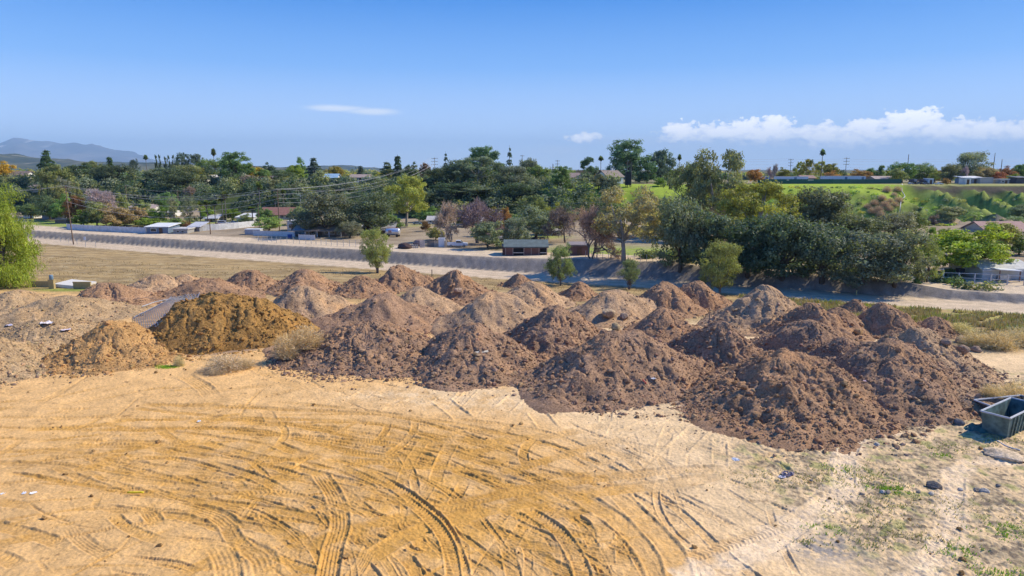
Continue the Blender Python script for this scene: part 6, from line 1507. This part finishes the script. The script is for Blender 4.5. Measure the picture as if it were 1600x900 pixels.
# board, litter, rocks, stakes
def lump(px, row, rad, col, label, name='boulder', cat='boulder', sq=.75, seed=0, on=True, group=None, sub=2):
    x, y, z, t = PS(px, row) if on else P(px, row); g = np.random.default_rng(seed + 1000)
    V, Fc = ICV.copy(), ICF
    for k in range(sub):
        E = {}; V = list(map(tuple, V)); nf = []
        def mid(a, b):
            k_ = (min(a, b), max(a, b))
            if k_ not in E: p = (np.array(V[a]) + V[b]) / 2; p /= np.linalg.norm(p); V.append(tuple(p)); E[k_] = len(V) - 1
            return E[k_]
        for a, b, c in Fc: ab, bc, ca = mid(a, b), mid(b, c), mid(c, a); nf += [(a, ab, ca), (b, bc, ab), (c, ca, bc), (ab, bc, ca)]
        V, Fc = np.array(V), np.array(nf)
    pl = unit(g, 9); dd = g.uniform(.62, .9, 9)
    for n_, d_ in zip(pl, dd): s = (V @ n_) - d_; V = V - np.clip(s, 0, None)[:, None] * n_ * .85
    V = V * (1 + .06 * noise(V[:, 0] * 3 + seed, V[:, 1] * 3 + V[:, 2], 3)[:, None]); V = V * rad * np.array((1.2, .9, sq))
    o = link(name, mesh_np(name, V, [Fc], M_PILE, np.tile(np.array(col), (len(V), 1)) * g.uniform(.85, 1.15, (len(V), 1))), None, (x, y, z + rad * sq * .45), g.uniform(0, 6)); return tag(o, label, cat, group)
lump(950, 494, .95, (.44, .32, .20), 'largest tan boulder at the foot of the broad flat pile', seed=1)
lump(963, 514, .55, (.40, .29, .16), 'smaller yellowish boulder below the largest tan boulder', seed=2)
lump(975, 497, .6, (.32, .24, .18), 'dark boulder right of the largest tan boulder', seed=3)
lump(716, 456, .55, (.40, .28, .2), 'big pale clod on the pile next to the short post', seed=4)
for k, (px, row, rd, lb) in enumerate([(1500, 535, .6, 'left boulder of the group beyond the long brown pile'), (1513, 536, .5, 'boulder at the back right of the group beyond the long brown pile'), (1477, 537, .5, 'boulder touching the long brown pile, apart from its group'), (1504, 550, .6, 'front boulder of the group beyond the long brown pile'), (1525, 549, .55, 'rightmost boulder of the group beyond the long brown pile'), (1341, 521, .5, None)]):
    lump(px, row, rd, (.34, .235, .16) if lb else (.46, .29, .13), lb or 'yellow ochre boulder lying on the brown ridge right of centre', seed=10 + k, group='boulders beyond the piles' if lb else None)
lump(1568, 714, 1.0, (.70, .53, .34), 'big flat pale boulder on the ground below the ribbed skip', sq=.3, seed=20)
lump(1498, 663, .38, (.20, .19, .18), 'dark grey rock on the ground left of the green tarp', name='rock', cat='rock', seed=21)
lump(1459, 763, .38, (.17, .15, .13), 'dark square rock beside the pale tyre path', name='rock', cat='rock', seed=22)
for k, (px, row, rd, c_) in enumerate([(1374, 821, .17, 0), (1532, 810, .26, 0), (1524, 787, .22, 1), (1381, 835, .2, 1), (1430, 817, .15, 1), (1370, 696, .2, 0), (1400, 712, .12, 1), (1445, 860, .18, 0), (1340, 855, .14, 1), (1560, 760, .15, 1), (1500, 770, .15, 0), (1268, 752, .12, 1)]):
    lump(px, row, rd, [(.50, .45, .38), (.34, .28, .21)][c_], 'small loose stone lying on the weedy sandy ground', name='stone', cat='stone', seed=30 + k, group='small stones on the weedy ground', sub=1)
q0 = np.array(PS(743, 553)[:3]); q1 = np.array(PS(763, 552)[:3]); d_ = q1 - q0; L_ = np.linalg.norm(d_)
o = MB().box((0, 0, 0), (L_, .22, .06)).build('board', paint('board_pale', (.66, .56, .40), .7), None); o.location = tuple((q0 + q1) / 2 + (0, 0, .12)); o.rotation_euler = (.5, -math.atan2(d_[2], math.hypot(d_[0], d_[1])), math.atan2(d_[1], d_[0])); tag(o, 'pale wooden board lying on the front of a purple brown pile', 'board')
def scrap(px, row, s, col, label, name='litter', seed=0, flat=.5, cat='litter'):
    x, y, z, t = PS(px, row); g = np.random.default_rng(seed + 500); n = 7; m = MB(); gr = [[(s * (i / n - .5) * 1.3, s * (j / n - .5), s * flat * .5 * abs(g.normal(.2, .3))) for j in range(n + 1)] for i in range(n + 1)]
    v = [p for row_ in gr for p in row_]; m.add(v, [(i * (n + 1) + j, (i + 1) * (n + 1) + j, (i + 1) * (n + 1) + j + 1, i * (n + 1) + j + 1) for i in range(n) for j in range(n) if not ((i in (0, n - 1)) and (j in (0, n - 1)))])
    o = m.build(name, paint('%s_%s' % (name, str(col)), col, .6), None); o.location = (x, y, z + .03); o.rotation_euler[2] = g.uniform(0, 6); return tag(o, label, cat)
scrap(73, 506, 1.0, (.66, .60, .60), 'largest crumpled white plastic scrap on the grey tan pile', seed=1)
scrap(14, 509, .7, (.58, .55, .64), 'lilac white plastic scrap at the left side of the grey tan pile', seed=2)
scrap(103, 516, .7, (.64, .54, .56), 'pinkish plastic scrap at the lower right of the grey tan pile', seed=3, flat=.3)
scrap(60, 833, .28, (.74, .74, .74), 'white paper scrap on the sand, right one of the bottom left trio', seed=4)
scrap(46, 834, .22, (.72, .72, .74), 'white paper scrap in the middle of the bottom left trio', seed=5)
scrap(15, 843, .22, (.70, .71, .73), 'white paper scrap lowest of the bottom left trio', seed=6)
scrap(311, 659, .25, (.70, .70, .68), 'tiny white scrap on the sand in the middle of the tracks', seed=7)
scrap(1149, 719, .42, (.70, .70, .70), 'white plastic scrap beside the orange sand strip at right', seed=8)
scrap(1021, 595, .35, (.68, .66, .64), 'white scrap next to the red strip on the peaked pile', seed=9)
scrap(1231, 742, .65, (.17, .14, .18), 'dark purple rag dropped on the weedy sand', name='rag', seed=10, flat=.8, cat='rag')
scrap(1222, 746, .35, (.55, .50, .52), 'pale cloth piece beside the dark purple rag', name='rag', seed=11, cat='rag')
hose([(1004, 596), (1008, 598), (1011, 604)], 'strip of red plastic on the peaked front pile', .05, (.50, .06, .06), 'plastic_strip')
hose([(205, 827), (213, 828), (222, 826), (234, 829)], 'bright yellow ribbon lying on the sand at left', .055, (.70, .56, .02), 'ribbon')
scrap(1353, 596, .3, (.60, .42, .46), 'pink scrap on the big purple brown pile', seed=12)
def stake(px, row, h, label, col, w=.10):
    x, y, z, t = P(px, row); o = MB().box((0, 0, h / 2), (w, w, h)).build('marker_stake', paint('stake_%s' % str(col), col, .7), None); o.location = (x, y, z); tag(o, label, 'stake')
stake(675, 432, 1.3, 'short dark post by the road behind a reddish pile', (.09, .075, .06), .14)
stake(1338, 461, .8, 'small yellow marker post on the road edge', (.60, .48, .20), .14)
# square white sign at the leaning pole
x, y, z, t = P(134, 386); u = t / F; o = thing('road_sign', 'small square white sign on a thin post near the leaning power pole', 'sign', (x, y, z))
MB().tube([(0, 0, -.1), (0, 0, 16 * u)], .04, 6).build('post', M_METAL, o); MB().box((0, -.05, 13.5 * u), (3.4 * u, .04, 5 * u)).build('panel', M_WHITE, o)
# dry twig standing on a pile
q = np.array(PS(1107, 506)[:3]); g = np.random.default_rng(3); m = MB(); m.tube([(0, 0, -.2), (.1, 0, .8), (.05, .05, 1.7)], [.05, .035, .012], 5)
for k in range(9): z_ = g.uniform(.4, 1.4); m.tube([(.08, 0, z_), (.08 + g.normal(0, .35), g.normal(0, .3), z_ + g.uniform(.1, .5))], [.02, .008], 4)
o = m.build('dry_twig', M_GREYBARK, None); o.location = tuple(q); tag(o, 'leafless dry twig sticking out of a brown pile', 'twig')
# yard clutter near the pickup: dark heap, pens, crates
lump(632, 388, 1.7, (.09, .06, .055), 'dark brush heap by the access road left of the yard clutter', name='brush_heap', cat='heap', sq=.5, seed=51, on=False)
lump(655, 384, 1.3, (.24, .17, .15), 'reddish brown heap behind the pallets near the pickup', name='rubbish_heap', cat='heap', sq=.8, seed=52, on=False)
def slat_panel(px, row, w, h, label, col, rz=0.0, tilt=0.0):
    x, y, z, t = P(px, row); o = thing('pallet', label, 'pallet', (x, y, z), rz); cm = paint('slat_%s' % str(col), col, .8)
    for k in range(6): MB().box((-w / 2 + (k + .5) * w / 6, 0, h / 2), (w / 9, .06, h)).build('slat', cm, o)
    for zz in (.2, .8): MB().box((0, .07, h * zz), (w, .07, .12)).build('cross_slat', cm, o)
slat_panel(645, 388, 2.6, .9, 'grey leaning pallet right of the dark brush heap', (.38, .35, .32), .2)
slat_panel(660, 387, 1.2, 1.7, 'pale upright pallet in front of the reddish heap', (.52, .48, .44))
slat_panel(673, 386, 1.6, 1.5, 'dark upright pallet in the middle of the yard clutter', (.16, .14, .13))
slat_panel(682, 386, 1.0, 1.5, 'tan narrow pallet left of the white crate', (.42, .34, .26))
x, y, z, t = P(690, 386); o = MB().box((0, .6, 1.0), (1.5, 1.2, 2.0)).box((0, .6, 2.03), (1.6, 1.3, .08)).build('white_crate', M_WHITE, None); o.location = (x, y, z); tag(o, 'white upright crate just left of the white pickup', 'crate')
x, y, z, t = P(696, 387); o = MB().box((0, .4, .8), (.5, .5, 1.6)).build('gate_post', paint('post_tan', (.45, .38, .28), .8), None); o.location = (x, y, z); tag(o, 'tan stump like post between the white crate and the pickup', 'post')
x, y, z, t = P(453, 372); o = MB().tube([(0, 0, 0), (0, 0, 1.0)], [.55, .6], 14).build('water_tub', paint('tub_blue', (.02, .09, .30), .4), None); o.location = (x, y, z); tag(o, 'bright blue tub in front of the white yard wall', 'tub')
x, y, z, t = P(1508, 428); o = thing('water_trough', 'dark water trough under the broad yellow green tree', 'trough', (x, y, z)); MB().box((0, 0, .5), (2.6, 1.1, 1.0), taper=1.08).build('tank', paint('trough_dark', (.05, .06, .09), .6), o); MB().box((0, 0, 1.0), (2.4, .9, .06)).build('water', M_GLASS, o)
x, y, z, t = P(397, 366); o = thing('low_tank', 'low pale tank on the grass near the stout palm', 'tank', (x, y, z)); MB().box((0, 0, .7), (4.2, 2.4, 1.4)).build('body', paint('tank_pale', (.40, .40, .42), .6), o); MB().box((0, 0, 1.45), (4.4, 2.6, .1)).build('lid', M_WHITE, o)
x, y, z, t = P(470, 369); o = thing('blue_trailer', 'blue box cart parked at the end of the yard wall', 'cart', (x, y, z)); MB().box((0, 0, 1.3), (2.6, 1.6, 1.5)).build('body', paint('cart_blue', (.10, .20, .32), .5), o)
for s in (-1, 1): MB().tube([(0, s * .8, .4), (0, s * .95, .4)], .4, 12).build('wheel', M_TYRE, o)
# ================================================================== air
mv, ntv, Nv, Lv, outv = new_mat('air')
vp = Nv.new('ShaderNodeVolumePrincipled'); vp.inputs['Color'].default_value = (.45, .71, 1, 1); vp.inputs['Density'].default_value = HAZE; vp.inputs['Anisotropy'].default_value = 0
Lv.new(vp.outputs[0], outv.inputs['Volume'])
if HAZE > 0:
    o = MB().box((0, 12900, 520), (66000, 26000, 1070)).build('haze', mv, None); tag(o, kind='stuff')
# ================================================================== sky, sun, camera, render settings
world = bpy.data.worlds.new('World'); scene.world = world; world.use_nodes = True
nt = world.node_tree; N = nt.nodes; L = nt.links; N.clear()
wout = N.new('ShaderNodeOutputWorld'); bg = N.new('ShaderNodeBackground'); bg.inputs['Strength'].default_value = .1
sky = N.new('ShaderNodeTexSky'); sky.sky_type = 'NISHITA'; sky.sun_disc = False
sky.sun_elevation = SUN_EL; sky.sun_rotation = SUN_AZ; sky.altitude = 400; sky.air_density = 1.0; sky.dust_density = .6; sky.ozone_density = 2.5
hsv = N.new('ShaderNodeHueSaturation'); hsv.inputs['Saturation'].default_value = 1.25
L.new(sky.outputs[0], hsv.inputs['Color'])
tc = N.new('ShaderNodeTexCoord'); sep = N.new('ShaderNodeSeparateXYZ'); L.new(tc.outputs['Generated'], sep.inputs[0])
def mth(op, a, b=None, c=None):
    n = N.new('ShaderNodeMath'); n.operation = op
    for i, v in enumerate((a, b, c)):
        if v is None: continue
        if isinstance(v, (int, float)): n.inputs[i].default_value = v
        else: L.new(v, n.inputs[i])
    return n.outputs[0]
DEG = 57.29578
az = mth('MULTIPLY', mth('ARCTAN2', sep.outputs[0], sep.outputs[1]), DEG)
el = mth('MULTIPLY', mth('ARCSINE', sep.outputs[2]), DEG)
cmb = N.new('ShaderNodeCombineXYZ'); L.new(az, cmb.inputs[0]); L.new(mth('MULTIPLY', el, 1.5), cmb.inputs[1])
cn = N.new('ShaderNodeTexNoise'); cn.inputs['Scale'].default_value = 1.3; cn.inputs['Detail'].default_value = 7; cn.inputs['Roughness'].default_value = .55
L.new(cmb.outputs[0], cn.inputs['Vector'])
cn2 = N.new('ShaderNodeTexNoise'); cn2.inputs['Scale'].default_value = .28; cn2.inputs['Detail'].default_value = 6
cm2 = N.new('ShaderNodeCombineXYZ'); L.new(mth('MULTIPLY', az, .5), cm2.inputs[0]); L.new(mth('MULTIPLY', el, 3.2), cm2.inputs[1]); L.new(cm2.outputs[0], cn2.inputs['Vector'])
def azel(px, row):
    dx, dy, dz = ray(px, row); r = math.sqrt(dx * dx + dy * dy + dz * dz)
    return math.degrees(math.atan2(dx, dy)), math.degrees(math.asin(dz / r))
def puff(px, row, rx, ry):
    a, e = azel(px, row); k = 1067 / DEG * (1 + (px - 800) ** 2 / F ** 2) ** .5
    u = mth('DIVIDE', mth('SUBTRACT', az, a), rx / k); v = mth('DIVIDE', mth('SUBTRACT', el, e), ry / 1067 * DEG)
    return mth('SUBTRACT', 1, mth('SQRT', mth('ADD', mth('MULTIPLY', u, u), mth('MULTIPLY', v, v))))
body = None
for q in [(1065, 207, 45, 18), (1130, 207, 70, 17), (1165, 200, 40, 18), (1210, 199, 34, 22), (1195, 210, 80, 18), (1285, 210, 62, 21), (1330, 218, 55, 17), (1370, 210, 60, 17),
          (1350, 199, 34, 16), (1415, 195, 52, 23), (1440, 188, 34, 18), (1480, 205, 80, 20), (1535, 205, 62, 19), (1600, 205, 75, 18), (1700, 200, 90, 22), (1830, 205, 110, 20),
          (912, 215, 30, 10), (905, 216, 18, 10)]:
    p_ = puff(*q); body = p_ if body is None else mth('MAXIMUM', body, p_)
dens = mth('ADD', mth('MULTIPLY', body, 1.6), mth('MULTIPLY', mth('SUBTRACT', cn.outputs['Fac'], .54), 3.3))
cum = N.new('ShaderNodeMapRange'); cum.interpolation_type = 'SMOOTHSTEP'; cum.inputs['From Min'].default_value = .06; cum.inputs['From Max'].default_value = .30
L.new(dens, cum.inputs['Value'])
wisp = None
for q in [(525, 169, 62, 6.5), (585, 174, 55, 6.5)]:
    p_ = puff(*q); wisp = p_ if wisp is None else mth('MAXIMUM', wisp, p_)
wd_ = mth('ADD', mth('MULTIPLY', wisp, 1.2), mth('MULTIPLY', mth('SUBTRACT', cn2.outputs['Fac'], .5), 1.5))
wm = N.new('ShaderNodeMapRange'); wm.interpolation_type = 'SMOOTHSTEP'; wm.inputs['From Min'].default_value = -.05; wm.inputs['From Max'].default_value = 1.0; wm.inputs['To Max'].default_value = .75
L.new(wd_, wm.inputs['Value'])
# thin haze cloud low on the right and faint patches
thin = None
for q in [(1350, 228, 340, 26), (1650, 228, 300, 30), (980, 222, 90, 12), (880, 234, 60, 9), (560, 239, 45, 8), (1110, 226, 120, 16)]:
    p_ = puff(*q); thin = p_ if thin is None else mth('MAXIMUM', thin, p_)
td = mth('ADD', mth('MULTIPLY', thin, 1.1), mth('MULTIPLY', mth('SUBTRACT', cn2.outputs['Fac'], .5), 1.6))
tm = N.new('ShaderNodeMapRange'); tm.interpolation_type = 'SMOOTHSTEP'; tm.inputs['From Min'].default_value = -.1; tm.inputs['From Max'].default_value = 1.0; tm.inputs['To Max'].default_value = .6
L.new(td, tm.inputs['Value'])
shade = N.new('ShaderNodeMapRange'); shade.inputs['From Min'].default_value = .1; shade.inputs['From Max'].default_value = 1.0
L.new(mth('ADD', dens, mth('MULTIPLY', mth('SUBTRACT', el, 2.8), .28)), shade.inputs['Value'])
ccol = N.new('ShaderNodeMixRGB'); ccol.inputs[1].default_value = (8.2, 9.0, 10.6, 1); ccol.inputs[2].default_value = (13.5, 13.2, 13, 1)
L.new(shade.outputs[0], ccol.inputs[0])
def over(base, fac, colr):
    m = N.new('ShaderNodeMixRGB'); L.new(fac, m.inputs[0]); L.new(base, m.inputs[1])
    if isinstance(colr, tuple): m.inputs[2].default_value = colr
    else: L.new(colr, m.inputs[2])
    return m.outputs[0]
ramp = N.new('ShaderNodeValToRGB'); ramp.color_ramp.elements.remove(ramp.color_ramp.elements[1])
rc = [(-5, (.78, .90, 1.06)), (0, (.78, .90, 1.06)), (3, (.55, .74, 1.06)), (8, (.19, .42, .87)), (13, (.045, .235, .70)), (22, (.001, .10, .59)), (40, (.02, .15, .58)), (90, (.03, .15, .54))]
for i, (e_, c_) in enumerate(rc):
    q = ramp.color_ramp.elements[0] if i == 0 else ramp.color_ramp.elements.new((e_ + 10) / 100)
    q.position = (e_ + 10) / 100; q.color = (*c_, 1)
L.new(mth('DIVIDE', mth('ADD', el, 10), 100), ramp.inputs[0])
rs_ = N.new('ShaderNodeVectorMath'); rs_.operation = 'SCALE'; rs_.inputs['Scale'].default_value = 10; L.new(ramp.outputs[0], rs_.inputs[0])
mixs = N.new('ShaderNodeMixRGB'); mixs.inputs[0].default_value = .96; L.new(hsv.outputs[0], mixs.inputs[1]); L.new(rs_.outputs[0], mixs.inputs[2])
s_ = over(mixs.outputs[0], tm.outputs[0], (7.4, 8.3, 9.8, 1))
s_ = over(s_, wm.outputs[0], (9.2, 9.5, 10, 1))
s_ = over(s_, cum.outputs[0], ccol.outputs[0])
L.new(s_, bg.inputs['Color']); L.new(bg.outputs[0], wout.inputs['Surface'])

sl = bpy.data.lights.new('sun', 'SUN'); sl.energy = 4.9; sl.angle = R_(.53); sl.color = (1, .91, .73)
so = link('sun', sl, None, (60, 30, 80))
from mathutils import Vector
so.rotation_euler = Vector((-math.sin(SUN_AZ) * math.cos(SUN_EL), -math.cos(SUN_AZ) * math.cos(SUN_EL), -math.sin(SUN_EL))).to_track_quat('-Z', 'Y').to_euler()
cam = bpy.data.cameras.new('camera'); cam.sensor_width = 36; cam.lens = 36 * F / 1600; cam.clip_end = 30000; cam.clip_start = .5
co = link('camera', cam, None, (0, 0, H)); co.rotation_euler = (math.pi / 2 - TH, 0, 0); scene.camera = co
scene.view_settings.view_transform = 'Standard'; scene.view_settings.look = 'None'; scene.view_settings.gamma = 1
scene.view_settings.exposure = .33; scene.view_settings.use_curve_mapping = False
cy = scene.cycles; cy.max_bounces = 5; cy.diffuse_bounces = 2; cy.glossy_bounces = 2; cy.transmission_bounces = 3; cy.transparent_max_bounces = 6; cy.volume_bounces = 0
cy.caustics_reflective = False; cy.caustics_refractive = False; cy.use_adaptive_sampling = True; cy.adaptive_threshold = .02
scene.render.engine = 'CYCLES'
